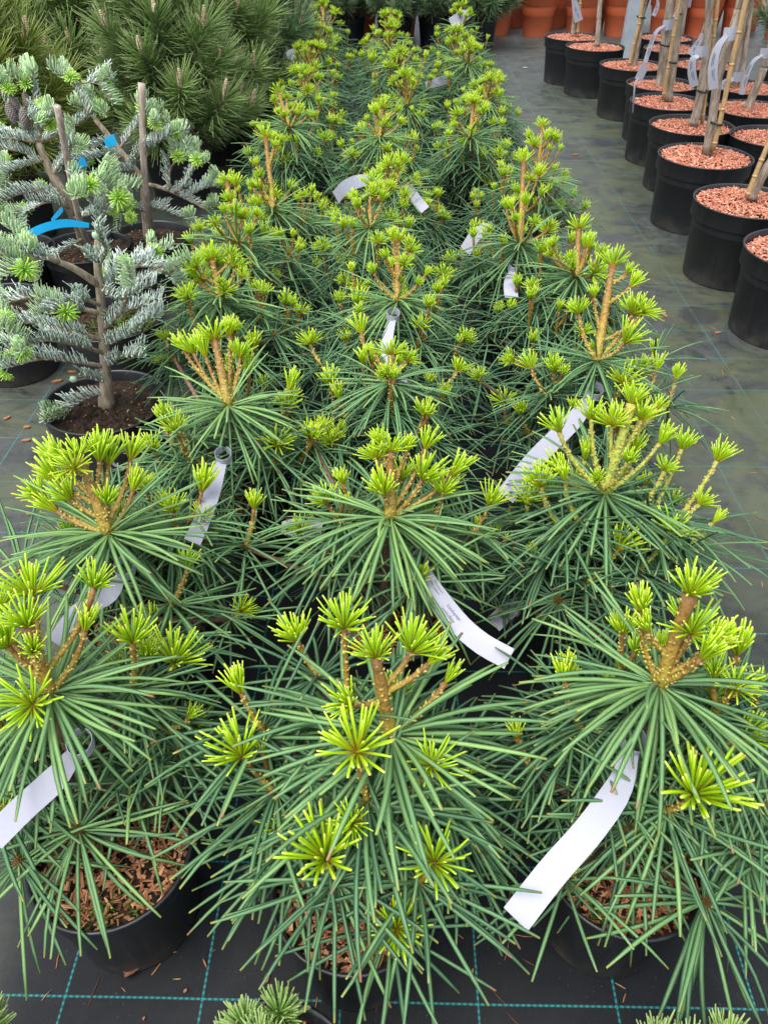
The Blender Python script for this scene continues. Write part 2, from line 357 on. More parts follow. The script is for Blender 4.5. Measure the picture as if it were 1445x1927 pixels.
def boxes(mb, C, ax, half, rnd, mat=0):
    # C n,3 ; ax n,3,3 rows = axes ; half n,3
    n = len(C); sg = np.array([[x, y, z] for x in (-1, 1) for y in (-1, 1) for z in (-1, 1)], float)
    V = C[:, None]+np.einsum('nkj,nkc->njc', (sg.T[None]*half[:, :, None]), ax)
    F = np.array([(0, 1, 3, 2), (4, 6, 7, 5), (0, 4, 5, 1), (2, 3, 7, 6), (0, 2, 6, 4), (1, 5, 7, 3)])
    Q = (F[None]+(np.arange(n)*8)[:, None, None]).reshape(-1, 4)
    nd = np.repeat(np.stack([np.zeros(n), np.zeros(n), rnd], 1), 8, 0); mb.add(V.reshape(-1, 3), Q, None, nd, mat)
def chips(mb, n, R, z, ln, wd, th, seed, mat=0, hump=0.01):
    r_ = np.random.default_rng(seed); rr = R*np.sqrt(r_.random(n)); a = r_.random(n)*6.2832
    C = np.stack([rr*np.cos(a), rr*np.sin(a), z+hump*(1-(rr/R)**2)+r_.random(n)*0.008], 1)
    yaw = r_.random(n)*6.2832; t1 = r_.normal(0, 0.30, n); t2 = r_.normal(0, 0.5, n)
    x = np.stack([np.cos(yaw)*np.cos(t1), np.sin(yaw)*np.cos(t1), np.sin(t1)], 1)
    y0 = np.stack([-np.sin(yaw), np.cos(yaw), np.tan(t2)], 1); zz = unit(np.cross(x, y0)); y = np.cross(zz, x)
    q = r_.random(n)**1.5
    half = np.stack([ln*(0.25+0.75*q)*0.5, wd*(0.25+0.75*r_.random(n)**1.6)*0.5, np.full(n, th*0.5)], 1)
    boxes(mb, C, np.stack([x, y, zz], 1), half, r_.random(n), mat)
def disc(mb, R, z, seed, hump=0.012, rough=0.006, mat=0):
    r_ = np.random.default_rng(seed); V = [[0, 0, z+hump]]; rings, seg = 9, 36
    for i in range(1, rings+1):
        q = R*i/rings
        for j in range(seg):
            a = 6.2832*j/seg; V.append([q*math.cos(a), q*math.sin(a), z+hump*(1-(i/rings)**2)+(r_.normal(0, rough) if i < rings else 0)])
    T = [(0, 1+j, 1+(j+1) % seg) for j in range(seg)]; Q = []
    for i in range(rings-1):
        for j in range(seg):
            k = (j+1) % seg; Q.append((1+i*seg+j, 1+(i+1)*seg+j, 1+(i+1)*seg+k, 1+i*seg+k))
    mb.add(V, Q, T, (0, 0, 0.15), mat)

# ------------------------------------------------------------------ the setting
gb = MB(); gx = np.linspace(-30, 30, 61); gy = np.linspace(-12, 60, 73)
XX, YY = np.meshgrid(gx, gy); V = np.stack([XX, YY, 0*XX], -1).reshape(-1, 3); nx = len(gx)
i, j = np.meshgrid(np.arange(len(gy)-1), np.arange(nx-1), indexing='ij'); q = (i*nx+j)
gb.add(V, np.stack([q, q+1, q+nx+1, q+nx], -1).reshape(-1, 4))
ground = link('ground', gb.mesh('ground', [MAT['ground']])); ground['kind'] = 'structure'

# ------------------------------------------------------------------ pots (shared meshes)
def pot_mesh(name, R, h, rb, mat, collar, lip=0.004, cdep=0.008, seg=48):
    m = MB(); k = h-collar
    rk = rb+(R-cdep-rb)*(k/h)
    prof = [(0.001, 0.004), (rb-0.012, 0.004), (rb-0.010, 0.0), (rb, 0.0), (rb+0.002, 0.006), (rk, k-0.004), (rk+cdep*0.8, k), (R-lip*1.2, k+0.006), (R-lip, h-0.008), (R, h-0.006), (R+0.001, h-0.002), (R-0.002, h), (R-0.006, h-0.001), (R-0.008, h-0.006), (R-0.012-cdep*0.3, h-collar), (rb*0.92, 0.03), (0.001, 0.028)]
    lathe(m, prof, seg); return m.mesh(name, [mat])
POT_S = pot_mesh('pot', 0.142, 0.25, 0.114, MAT['pot'], 0.045, 0.002, 0.004)
POT_M = pot_mesh('pot', 0.19, 0.28, 0.155, MAT['pot'], 0.05, 0.003, 0.006)
POT_L = pot_mesh('pot', 0.25, 0.365, 0.208, MAT['bigpot'], 0.082, 0.004, 0.013, 56)
POT_T = pot_mesh('pot', 0.215, 0.42, 0.155, MAT['terra'], 0.11, 0.004, 0.014)
def mulch_mesh(R, z, n, ln, wd, th, seed, mat, soil=True, moss=0):
    m = MB(); disc(m, R, z, seed, 0.012, 0.004, 0); chips(m, n, R*0.97, z+0.002, ln, wd, th, seed+1, 1, 0.012)
    r_ = np.random.default_rng(seed+2)
    for c in range(moss):
        a = r_.random()*6.28; q = R*(0.55+0.35*r_.random()); k = 26
        P = np.stack([q*math.cos(a)+r_.normal(0, 0.010, k), q*math.sin(a)+r_.normal(0, 0.010, k), np.full(k, z+0.006)], 1)
        needles(m, P, np.stack([r_.normal(0, 0.6, k), r_.normal(0, 0.6, k), np.ones(k)], 1), 0.012+0.02*r_.random(k), 0.0018, 0.0012, 0.3, 0.1, 3, r_.random(k), 2, tipw=0.2)
    return m.mesh('bark_mulch', [MAT['soil'], mat, MAT['moss']], smooth=False)
MULCH_S = [mulch_mesh(0.133, 0.222, 900, 0.027, 0.0068, 0.0024, 40+5*k, MAT['chip'], moss=7) for k in range(4)]
MULCH_F = mulch_mesh(0.133, 0.222, 130, 0.03, 0.011, 0.004, 90, MAT['chip'], moss=4)
MULCH_L = [mulch_mesh(0.236, zz, 1500, 0.036, 0.008, 0.005, 70+5*k, MAT['redchip']) for k, zz in enumerate((0.340, 0.346, 0.332))]
def soil_mesh(R, z, seed):
    m = MB(); disc(m, R, z, seed, 0.016, 0.006, 0); chips(m, 70, R*0.95, z+0.006, 0.012, 0.004, 0.002, seed, 1, 0.012)
    return m.mesh('soil', [MAT['soil'], MAT['chip']], smooth=False)
SOIL_M = [soil_mesh(0.177, 0.245, 7), soil_mesh(0.177, 0.238, 8)]
SOIL_T = soil_mesh(0.198, 0.385, 9)
SOIL_S = soil_mesh(0.132, 0.225, 10)

# ------------------------------------------------------------------ umbrella pine
NLIB = []
for k in range(18):
    m = MB(); r_ = np.random.default_rng(300+k)
    needles(m, [[0, 0, 0]], [[1, 0, 0]], 1.0, 0.035+0.008*r_.random(), 0.016, 0.05+0.45*r_.random()**1.3, r_.normal(0, 0.09), 7, 1.0)
    NLIB.append(m.mesh('needle', [MAT['needle']]))
def make_tuft(seed, spread, n):
    r_ = np.random.default_rng(seed); m = MB()
    th = np.sqrt((np.arange(n)+0.5)/n)*spread*(0.9+0.2*r_.random(n)); az = np.arange(n)*2.39996+r_.random(n)*0.5
    D = np.stack([np.sin(th)*np.cos(az), np.sin(th)*np.sin(az), np.cos(th)], 1); P = D*[0.10, 0.10, 0.0]+[0, 0, 0.0]
    needles(m, P, D, (0.62+0.46*r_.random(n))*(1-0.10*(th/spread)**2), 0.072, 0.054, r_.normal(0.02, 0.09, n), r_.normal(0, 0.09, n), 4, r_.random(n), tipw=0.72, basew=0.6)
    return m.mesh('needle_tuft', [MAT['tuft']])
TUFT_W = [make_tuft(500+k, R_(48+8*k), 34+(k*7) % 9) for k in range(5)]      # opened stars
TUFT_N = [make_tuft(520+k, R_(20+5*k), 24+(k*5) % 11) for k in range(6)]      # half open brushes
def bud_mesh():
    m = MB(); r_ = np.random.default_rng(5); n = 16
    th = np.sqrt((np.arange(n)+0.5)/n)*1.3; az = np.arange(n)*2.4
    D = np.stack([np.sin(th)*np.cos(az), np.sin(th)*np.sin(az), np.cos(th)], 1)
    needles(m, D*0.2, D, 0.8, 0.5, 0.4, 0, 0, 3, r_.random(n), tipw=0.3); return m.mesh('bud', [MAT['shoot']])
BUD = bud_mesh()

def shoot_obj(parent, a, b, r0, r1, rr, bend=None, mat='shoot', ctrl=None, dots=True, tuft=0.06, wide=True, name='shoot'):
    a, b = np.asarray(a, float), np.asarray(b, float); d = b-a; ln = np.linalg.norm(d)
    if ctrl is None:
        ctrl = (a+b)/2+np.array([d[0], d[1], 0])*0.22-np.array([0, 0, 0.10*ln]) if bend is None else (a+b)/2+bend
    n = 9; P = bez(a, ctrl, b, n); rad = np.linspace(r0, r1, n); rad[-1] *= 1.18; rad[0] *= 1.15
    rad = rad*(1+rr.normal(0, 0.07, n)); m = MB(); tube(m, P, rad, 9, 0, rr.random())
    if dots:
        k = int(min(46, 8+ln*230)); u = rr.random(k)*0.95; i = np.minimum((u*(n-1)).astype(int), n-2); f = (u*(n-1)-i)[:, None]
        C = P[i]*(1-f)+P[i+1]*f; T = unit(P[i+1]-P[i]); az = rr.random(k)*6.2832
        A = unit(np.cross(T, [0.31, 0.93, 0.2])); B = np.cross(T, A); N = A*np.cos(az)[:, None]+B*np.sin(az)[:, None]
        rd = (rad[i]*(1-f[:, 0])+rad[i+1]*f[:, 0])
        s_ = 0.0014+0.0009*rr.random(k)
        boxes(m, C+N*(rd*0.98)[:, None], np.stack([unit(T+N*0.5), np.cross(N, T), N], 1), np.stack([s_*1.3, s_, s_*0.9], 1), rr.random(k), 1)
    o = link(name, m.mesh(name, [MAT[mat], MAT['dot']]), parent)
    if tuft:
        L = (TUFT_W if wide else TUFT_N); dv = unit(P[-1]-P[-2])
        link('needle_tuft', L[rr.integers(len(L))], o, frame(b, dv, tuft*(0.78+0.40*rr.random()), rr.random()*6.28))
    return o, unit(P[-1]-P[-3])

def whorl(parent, c, axis, n, L, rr, tone, single, elev=(8, 16), droop=(0.10, 0.38), mat='needle', wscale=1.0):
    axis = unit(axis); A, B = perp(axis); az = (np.arange(n)+rr.normal(0, 0.30, n))*6.2832/n
    el = np.radians(rr.normal(elev[0], elev[1], n)); D = np.cos(el)[:, None]*(np.cos(az)[:, None]*A+np.sin(az)[:, None]*B)+np.sin(el)[:, None]*axis
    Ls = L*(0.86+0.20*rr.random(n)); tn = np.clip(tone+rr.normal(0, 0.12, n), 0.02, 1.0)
    P = c+D*0.006+axis*rr.uniform(-0.006, 0.006, n)[:, None]
    if single:
        fm = frame(c-axis*0.004, axis, 0.013); w = link('needle_whorl', BUD, parent, fm)
        inv = fm.inverted()
        for i in range(n):
            d = D[i]; U = unit(np.array([0, 0, 1.0])-d*d[2]+1e-6); S = np.cross(U, d); mm = Matrix.Identity(4)
            for q in range(3): mm[q][0], mm[q][1], mm[q][2], mm[q][3] = d[q]*Ls[i], S[q]*L*wscale, U[q]*Ls[i], P[i][q]
            o = link('needle', NLIB[rr.integers(len(NLIB))], w, inv @ mm); o.color = (float(tn[i]), 0, 0, 1)
    else:
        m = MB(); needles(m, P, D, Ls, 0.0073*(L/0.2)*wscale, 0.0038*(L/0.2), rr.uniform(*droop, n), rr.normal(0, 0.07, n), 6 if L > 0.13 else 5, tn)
        w = link('needle_whorl', m.mesh('needle_whorl', [MAT[mat]]), parent)
    return w

PINES = 'potted umbrella pines standing in three rows'
def umbrella_pine(label, pot, base, top, sides=(), branches=(), seed=0, near=0, tone=0.62, n_auto=6, smat='shoot', nL=0.205, extra=None, tscale=1.0, nwh=36, lead_bend=(0, 0, 0), top_r=0.0100, wide=1.0):
    rr = np.random.default_rng(1000+seed); ox = np.array([pot[0], pot[1], 0.0])
    t = thing('potted_umbrella_pine', ox, label, 'pine', PINES)
    link('pot', POT_S, t, Matrix.Rotation(rr.random()*6.28, 4, 'Z')); link('bark_mulch', MULCH_S[seed % 4], t, Matrix.Rotation(rr.random()*6.28, 4, 'Z'), 'stuff')
    base = np.asarray(base)-ox; top = np.asarray(top)-ox; soil = np.array([base[0]*0.25, base[1]*0.25, 0.222])
    tp = smooth_path([soil, soil*0.6+base*0.4+np.array([rr.normal(0, 0.012), rr.normal(0, 0.012), 0]), base], 12)
    m = MB(); tube(m, tp, np.linspace(0.0155, 0.0105, 12)*(1+0.12*np.sin(np.arange(12)*1.7)), 9); link('trunk', m.mesh('trunk', [MAT['bark']]), t)
    def trunk_at(f): return tp[int(round(np.clip(f, 0, 1)*11))]
    budget = [290 if near >= 2 else 0]
    def W(c, ax, n, L, tn, **kw):
        n = int(n*(1.4 if near >= 2 else 1.15))
        single = budget[0] >= n
        if single: budget[0] -= n
        return whorl(t, c, ax, n, L, rr, tn, single, **kw)
    dots = near >= 1
    # leading shoot with its crown of side shoots
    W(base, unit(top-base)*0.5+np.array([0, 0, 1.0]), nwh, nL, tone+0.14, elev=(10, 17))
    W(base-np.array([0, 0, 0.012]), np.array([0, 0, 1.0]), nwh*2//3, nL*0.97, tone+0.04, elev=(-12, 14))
    ld = shoot_obj(t, base, top, top_r*1.15, top_r*0.86, rr, np.asarray(lead_bend, float), smat, None, dots, 0.062*tscale, True)
    for s in sides:
        p = np.asarray(s[0])-ox; f = s[1] if len(s) > 1 else 0.0; sz = s[2] if len(s) > 2 else 1.0
        a = base*(1-f)+top*f
        shoot_obj(t, a, p, 0.0050, 0.0042, rr, None, smat, None, dots, 0.062*sz*tscale, rr.random() < 0.4)
    # side branches, each ending in a whorl of needles and most in a new shoot
    def branch(c, tip, n, L, tn, sz=1.0, twin=0):
        c = np.asarray(c, float); f = np.clip((c[2]-0.06-0.22)/(base[2]-0.22), 0.08, 0.92)*0.9; a = trunk_at(f)
        m = MB(); P = bez(a, (a+c)/2+np.array([0, 0, -0.015]), c, 7); tube(m, P, np.linspace(0.0075, 0.0055, 7), 7)
        link('branch', m.mesh('branch', [MAT['bark']]), t)
        out = np.array([c[0]-a[0], c[1]-a[1], 0.0]); out = unit(out) if np.linalg.norm(out) > 0.01 else np.array([0, 0, 0.0])
        ax = unit(out*0.55+np.array([0, 0, 1.0])) if tip is None else unit(unit(np.asarray(tip)-c)+np.array([0, 0, 0.9]))
        W(c, ax, n, L, tn, elev=(6, 20))
        if tip is None: link('bud', BUD, t, frame(c+ax*0.004, ax, 0.011))
        else:
            o, dv = shoot_obj(t, c, tip, 0.0050, 0.0041, rr, None, smat, None, dots, 0.062*sz*tscale, sz >= 1.05 or rr.random() < (0.4 if near else 0.15))
            for q in range(twin):
                a2 = rr.random()*6.28; e = np.asarray(tip)*0.55+c*0.45; l = np.linalg.norm(np.asarray(tip)-c)
                p2 = e+np.array([math.cos(a2)*0.028, math.sin(a2)*0.028, 0.022+0.25*l])
                shoot_obj(t, e*0.6+c*0.4, p2, 0.0050, 0.0042, rr, None, smat, None, False, 0.042*tscale, False)
    for s in branches:
        c = np.asarray(s[0])-ox; tip = None if s[1] is None else np.asarray(s[1])-ox
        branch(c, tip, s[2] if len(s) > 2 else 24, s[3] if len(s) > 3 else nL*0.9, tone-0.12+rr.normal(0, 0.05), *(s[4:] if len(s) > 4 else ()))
    zb = base[2]
    for k in range(n_auto):
        a = 6.2832*(k*0.381966+rr.random()*0.12)+seed; lev = (k+0.5)/n_auto
        if near >= 2: a = math.pi*(0.08+0.84*((k*0.381966+seed*0.21) % 1.0))
        z = 0.30+(zb-0.37)*(1-lev)+rr.normal(0, 0.015); rad = wide*(0.075+0.125*lev**0.7)+rr.normal(0, 0.015)
        cx = base[:2]*(1-lev)*0.8; c = np.array([cx[0]+rad*math.cos(a), cx[1]+rad*math.sin(a), z])
        tip = None if rr.random() < (0.22 if near >= 2 else 0.05+0.40*lev) else c+np.array([math.cos(a)*0.03, math.sin(a)*0.03, 0])*rr.uniform(0.3, 1.4)+np.array([0, 0, rr.uniform(0.05, 0.14)*(0.95-0.35*lev)])
        branch(c, tip, 22, nL*rr.uniform(0.74, 0.92), tone-0.12-0.26*lev, rr.uniform(0.7, 1.0), int(rr.random() < 0.35))  # lower whorls get a darker tone: older needles plus shade put into the colour
        if rr.random() < 0.7:      # an older ring of needles half way along the branch, shade in its tone too
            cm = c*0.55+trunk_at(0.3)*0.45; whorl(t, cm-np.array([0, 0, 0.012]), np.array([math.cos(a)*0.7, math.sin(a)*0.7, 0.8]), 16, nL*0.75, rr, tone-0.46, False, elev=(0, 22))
    return t

Z = lambda px, py, z: atz(px, py, z)
# front row --------------------------------------------------------------
umbrella_pine('front umbrella pine of the left row, cut by the left edge', (-0.48, 0.64), Z(95, 1305, 0.57), Z(52, 1178, 0.70),
    sides=[(Z(160, 1188, 0.655),), (Z(178, 1105, 0.71), 0.3, 0.8), (Z(60, 1325, 0.60),), (Z(15, 1215, 0.66), 0.2), (Z(62, 1120, 0.70), 0.5), (Z(-10, 1160, 0.67), 0.2), (Z(65, 1225, 0.70), 0.55, 0.6)],
    branches=[(Z(150, 1562, 0.36), None, 26, 0.175), (Z(270, 1322, 0.43), Z(330, 1245, 0.49), 24), (Z(315, 1372, 0.41), Z(355, 1352, 0.44), 18, 0.15, 0.8), (Z(-5, 1500, 0.40), Z(10, 1530, 0.43), 22), (Z(60, 1480, 0.38), None, 20, 0.16), (Z(300, 1210, 0.38), Z(290, 1180, 0.41), 20), (Z(40, 1620, 0.33), None, 20, 0.17), (Z(250, 1450, 0.37), None, 20, 0.18)],
    seed=1, near=2, n_auto=9, tone=0.66, nL=0.195)
umbrella_pine('bushy front umbrella pine of the centre row, with two leading shoots', (-0.05, 0.585), Z(735, 1385, 0.54), Z(707, 1235, 0.685),
    sides=[(Z(775, 1225, 0.665), 0.6, 0.9), (Z(805, 1250, 0.65), 0.55), (Z(660, 1325, 0.63), 0.45), (Z(838, 1285, 0.61),)],
    branches=[(Z(655, 1345, 0.52), Z(648, 1180, 0.675), 24, 0.19, 1.15), (Z(692, 1508, 0.50), Z(672, 1412, 0.625), 28, 0.20, 1.05), (Z(690, 1535, 0.49), Z(662, 1550, 0.535), 12, 0.17, 0.75),
        (Z(600, 1275, 0.46), Z(560, 1205, 0.52), 22), (Z(495, 1375, 0.46), Z(455, 1305, 0.52), 24), (Z(520, 1490, 0.42), Z(455, 1420, 0.49), 24), (Z(755, 1500, 0.46), Z(812, 1440, 0.545), 22, 0.19, 1.0),
        (Z(632, 1655, 0.44), Z(612, 1612, 0.505), 22, 0.175, 1.1), (Z(785, 1660, 0.43), Z(818, 1622, 0.50), 24, 0.18, 1.05), (Z(735, 1745, 0.36), Z(748, 1748, 0.40), 16, 0.16, 0.75), (Z(850, 1560, 0.36), None, 22, 0.18), (Z(545, 1600, 0.36), Z(530, 1560, 0.39), 22, 0.18, 0.6), (Z(600, 1540, 0.42), None, 24, 0.2), (Z(820, 1480, 0.44), None, 24, 0.2)],
    seed=2, near=2, n_auto=9, tone=0.60, nL=0.215)
umbrella_pine('front umbrella pine of the right row, with wide open yellow stars', (0.42, 0.645), Z(1240, 1288, 0.57), Z(1298, 1118, 0.735),
    sides=[(Z(1205, 1150, 0.70), 0.0), (Z(1218, 1188, 0.675), 0.35, 0.9), (Z(1318, 1240, 0.655), 0.02), (Z(1335, 1215, 0.66), 0.1), (Z(1300, 1190, 0.67), 0.0)],
    branches=[(Z(1098, 1372, 0.44), Z(1062, 1285, 0.52), 26, 0.19), (Z(1255, 1525, 0.42), Z(1308, 1492, 0.505), 28, 0.185, 1.5), (Z(1330, 1405, 0.43), Z(1398, 1388, 0.46), 22, 0.19, 1.1), (Z(1325, 1697, 0.31), None, 28, 0.19),
        (Z(1062, 1655, 0.33), Z(1066, 1645, 0.345), 14, 0.16, 0.6), (Z(1385, 1310, 0.46), Z(1385, 1232, 0.53), 22), (Z(1430, 1350, 0.44), Z(1420, 1300, 0.50), 22), (Z(1130, 1470, 0.38), None, 22, 0.18), (Z(1430, 1520, 0.38), None, 24, 0.18), (Z(1180, 1560, 0.36), None, 24, 0.19), (Z(1400, 1600, 0.34), None, 24, 0.19)],
    seed=3, near=2, n_auto=9, tone=0.62, nL=0.215, top_r=0.0106)
# second row
umbrella_pine('second umbrella pine of the left row, its golden shoots massed to one side', (-0.55, 1.19), Z(205, 1005, 0.57), Z(150, 858, 0.705),
    sides=[(Z(118, 875, 0.68), 0.45), (Z(110, 905, 0.66), 0.4), (Z(108, 962, 0.60), 0.0, 1.1), (Z(205, 875, 0.67), 0.4), (Z(188, 868, 0.69), 0.5), (Z(246, 865, 0.66), 0.1), (Z(250, 925, 0.62), 0.0), (Z(203, 950, 0.64), 0.15, 0.8), (Z(135, 940, 0.63), 0.2), (Z(80, 935, 0.62), 0.0), (Z(140, 880, 0.71), 0.8, 0.7)],
    branches=[(Z(322, 1137, 0.42), Z(352, 1070, 0.48), 24, 0.18), (Z(355, 985, 0.47), Z(380, 925, 0.525), 20, 0.16), (Z(435, 1165, 0.34), Z(455, 1150, 0.36), 16, 0.15, 0.8), (Z(40, 1080, 0.42), None, 22, 0.18)],
    seed=4, near=2, n_auto=11, tone=0.68, nL=0.20, top_r=0.0106)
umbrella_pine('second umbrella pine from the near end of the centre row, some needle tips browned', (0.0, 1.2), Z(735, 975, 0.55), Z(735, 850, 0.67),
    sides=[(Z(800, 845, 0.655), 0.1), (Z(795, 902, 0.615), 0.0), (Z(848, 895, 0.61), 0.0), (Z(723, 930, 0.61), 0.1), (Z(710, 862, 0.655), 0.4, 0.7), (Z(765, 850, 0.66), 0.5, 0.6), (Z(715, 835, 0.68), 0.7, 0.7)],
    branches=[(Z(645, 985, 0.49), Z(615, 945, 0.535), 20, 0.17, 1.0, 1), (Z(888, 1005, 0.45), Z(920, 952, 0.50), 20, 0.17, 0.9), (Z(785, 1095, 0.43), Z(788, 1090, 0.45), 24, 0.18, 0.9), (Z(462, 1030, 0.40), Z(478, 958, 0.47), 22, 0.17), (Z(590, 830, 0.42), Z(600, 810, 0.45), 18, 0.15, 0.7)],
    seed=5, near=2, n_auto=11, tone=0.70, nL=0.21)
umbrella_pine('second umbrella pine from the near end of the right row, with many yellow green shoots', (0.46, 1.27), Z(1138, 930, 0.54), Z(1188, 760, 0.71),
    sides=[(Z(1052, 812, 0.66), 0.0, 0.8), (Z(1112, 790, 0.68), 0.0), (Z(1150, 800, 0.675), 0.3, 0.8), (Z(1205, 790, 0.68), 0.3), (Z(1235, 770, 0.67), 0.5, 0.7), (Z(1240, 835, 0.63), 0.0, 0.8), (Z(1180, 870, 0.64), 0.05, 0.8), (Z(1125, 905, 0.62), 0.1, 0.7), (Z(1060, 895, 0.58), 0.0)],
    branches=[(Z(1100, 1100, 0.42), Z(1162, 1035, 0.48), 24, 0.18), (Z(1200, 1075, 0.43), Z(1262, 1000, 0.50), 22, 0.18), (Z(1235, 1000, 0.46), Z(1315, 950, 0.50), 20, 0.17, 0.8), (Z(1030, 1060, 0.42), Z(1005, 1040, 0.44), 22, 0.17, 0.6), (Z(1222, 975, 0.48), Z(1282, 845, 0.60), 24, 0.19, 1.0), (Z(1268, 985, 0.46), Z(1348, 868, 0.56), 24, 0.19, 1.0), (Z(1060, 1000, 0.48), Z(1018, 915, 0.57), 24, 0.19, 0.9), (Z(1205, 960, 0.50), Z(1250, 885, 0.58), 20, 0.17, 0.8), (Z(1090, 985, 0.50), Z(1062, 905, 0.59), 20, 0.17, 0.8), (Z(1180, 1140, 0.36), None, 26, 0.19), (Z(1050, 1130, 0.36), None, 26, 0.19), (Z(1240, 1090, 0.40), None, 24, 0.2), (Z(1290, 1030, 0.44), Z(1340, 985, 0.47), 22, 0.19, 0.7)],
    seed=6, near=2, n_auto=16, tone=0.52, nL=0.215, smat='shoot_g', top_r=0.0106)
# third row
umbrella_pine('third umbrella pine of the left row, with a tight golden bunch on top', (-0.42, 1.68), Z(430, 765, 0.56), Z(405, 640, 0.685),
    sides=[(Z(432, 632, 0.69), 0.1), (Z(365, 665, 0.65), 0.0), (Z(388, 672, 0.65), 0.0), (Z(452, 672, 0.645), 0.0), (Z(345, 655, 0.66), 0.1, 0.8)],
    branches=[(Z(385, 880, 0.42), Z(325, 795, 0.50), 20, 0.17), (Z(330, 850, 0.42), Z(310, 800, 0.47), 20, 0.17, 0.8), (Z(515, 810, 0.44), Z(545, 735, 0.50), 22, 0.17), (Z(320, 660, 0.44), Z(312, 640, 0.46), 18, 0.16, 0.7), (Z(590, 850, 0.40), Z(615, 820, 0.42), 20, 0.16, 0.8)],
    seed=7, near=1, n_auto=15, tone=0.70, nL=0.20)
umbrella_pine('third umbrella pine of the centre row, short leader above a flat star of needles', (0.0, 1.72), Z(735, 720, 0.535), Z(738, 668, 0.595),
    sides=[(Z(705, 668, 0.58), 0.3, 0.7), (Z(765, 680, 0.575), 0.3, 0.7), (Z(725, 708, 0.57), 0.2, 0.9)],
    branches=[(Z(700, 690, 0.52), Z(680, 628, 0.57), 18, 0.15, 0.9), (Z(605, 690, 0.47), Z(585, 648, 0.51), 20, 0.16, 0.9), (Z(635, 840, 0.40), Z(610, 815, 0.43), 22, 0.16, 0.9, 1), (Z(830, 730, 0.44), Z(860, 700, 0.47), 20, 0.16, 0.8), (Z(820, 830, 0.40), None, 22, 0.17)],
    seed=8, near=1, n_auto=15, tone=0.52, nL=0.20)
umbrella_pine('third umbrella pine from the near end of the right row, its tall leader leaning right', (0.52, 1.86), Z(1122, 680, 0.54), Z(1152, 500, 0.72),
    sides=[(Z(1178, 515, 0.71), 0.8, 0.8), (Z(1185, 540, 0.685), 0.6, 0.8), (Z(1088, 590, 0.64), 0.0), (Z(1118, 560, 0.67), 0.3, 0.8), (Z(1190, 590, 0.64), 0.0), (Z(1175, 645, 0.60), 0.0, 1.1), (Z(1210, 588, 0.65), 0.2)],
    branches=[(Z(1030, 745, 0.46), Z(1000, 695, 0.50), 24, 0.18, 0.9), (Z(1020, 690, 0.47), Z(965, 680, 0.50), 20, 0.17, 0.9), (Z(1220, 745, 0.44), Z(1232, 700, 0.48), 22, 0.17), (Z(1255, 765, 0.43), Z(1270, 715, 0.47), 20, 0.17), (Z(1230, 680, 0.45), Z(1228, 665, 0.47), 18, 0.16, 0.8), (Z(905, 720, 0.42), Z(900, 710, 0.44), 18, 0.16, 0.6)],
    seed=9, near=1, n_auto=14, tone=0.50, nL=0.195, top_r=0.0106)
# the rest of the rows
ORD = ['fourth', 'fifth', 'sixth', 'seventh', 'eighth', 'ninth', 'tenth', 'eleventh']
def row_pine(row, k, x, y, base, top, seed, ns=6, tone=0.52, n_auto=11):
    rr = np.random.default_rng(7000+seed); base = np.asarray(base); top = np.asarray(top); sides = []
    h = top[2]-base[2]
    for q in range(ns):
        a = 2.4*q+rr.random(); f = rr.choice([0.0, 0.0, 0.35, 0.6]); rad = rr.uniform(0.04, 0.10)*(1-f*0.5)
        sides.append((base*(1-f)+top*f+np.array([math.cos(a)*rad, math.sin(a)*rad, rr.uniform(0.30, 0.85)*h*(1-f*0.6)]), f, rr.uniform(0.60, 0.95)))
    umbrella_pine(f'{k} umbrella pine from the near end of the {row} row', (x, y), base, top, sides, (), seed, 1 if seed < 33 else 0, tone, n_auto, 'shoot', 0.20, nwh=34, tscale=0.92, wide=1.15, top_r=0.0092)
seed = 20
SPEC = {'left': [(-0.50, 2.24, (415, 560), 0.57, (400, 490), 0.66), (-0.50, 2.80, (450, 460), 0.58, (428, 345), 0.72), (-0.52, 3.42, (515, 395), 0.55, (500, 260), 0.73), (-0.53, 4.1, (545, 240), 0.60, (525, 175), 0.70),
                 (-0.50, 4.8, None, 0, None, 0), (-0.52, 5.45, None, 0, None, 0), (-0.55, 6.2, None, 0, None, 0), (-0.56, 7.0, (612, 55), 0.56, (605, 12), 0.69)],
        'centre': [(0.0, 2.27, (748, 565), 0.55, (748, 455), 0.67), (-0.03, 2.78, (695, 430), 0.58, (700, 350), 0.69), (-0.02, 3.4, None, 0, None, 0), (-0.05, 4.0, (715, 260), 0.58, (720, 205), 0.69),
                   (0.03, 4.75, None, 0, None, 0), (0.02, 5.4, (750, 125), 0.60, (753, 98), 0.70), (-0.02, 6.15, None, 0, None, 0), (-0.05, 6.9, (730, 75), 0.54, (735, 25), 0.69)],
        'right': [(0.55, 2.42, (1085, 520), 0.55, (1088, 432), 0.66), (0.50, 3.0, (978, 460), 0.56, (985, 305), 0.74), (0.58, 3.6, (1010, 340), 0.54, (1020, 240), 0.70), (0.44, 4.2, (885, 260), 0.58, (890, 195), 0.69),
                  (0.48, 4.85, None, 0, None, 0), (0.46, 5.5, (880, 120), 0.58, (884, 90), 0.68), (0.47, 6.2, None, 0, None, 0), (0.50, 7.05, (862, 55), 0.56, (868, 12), 0.70)]}
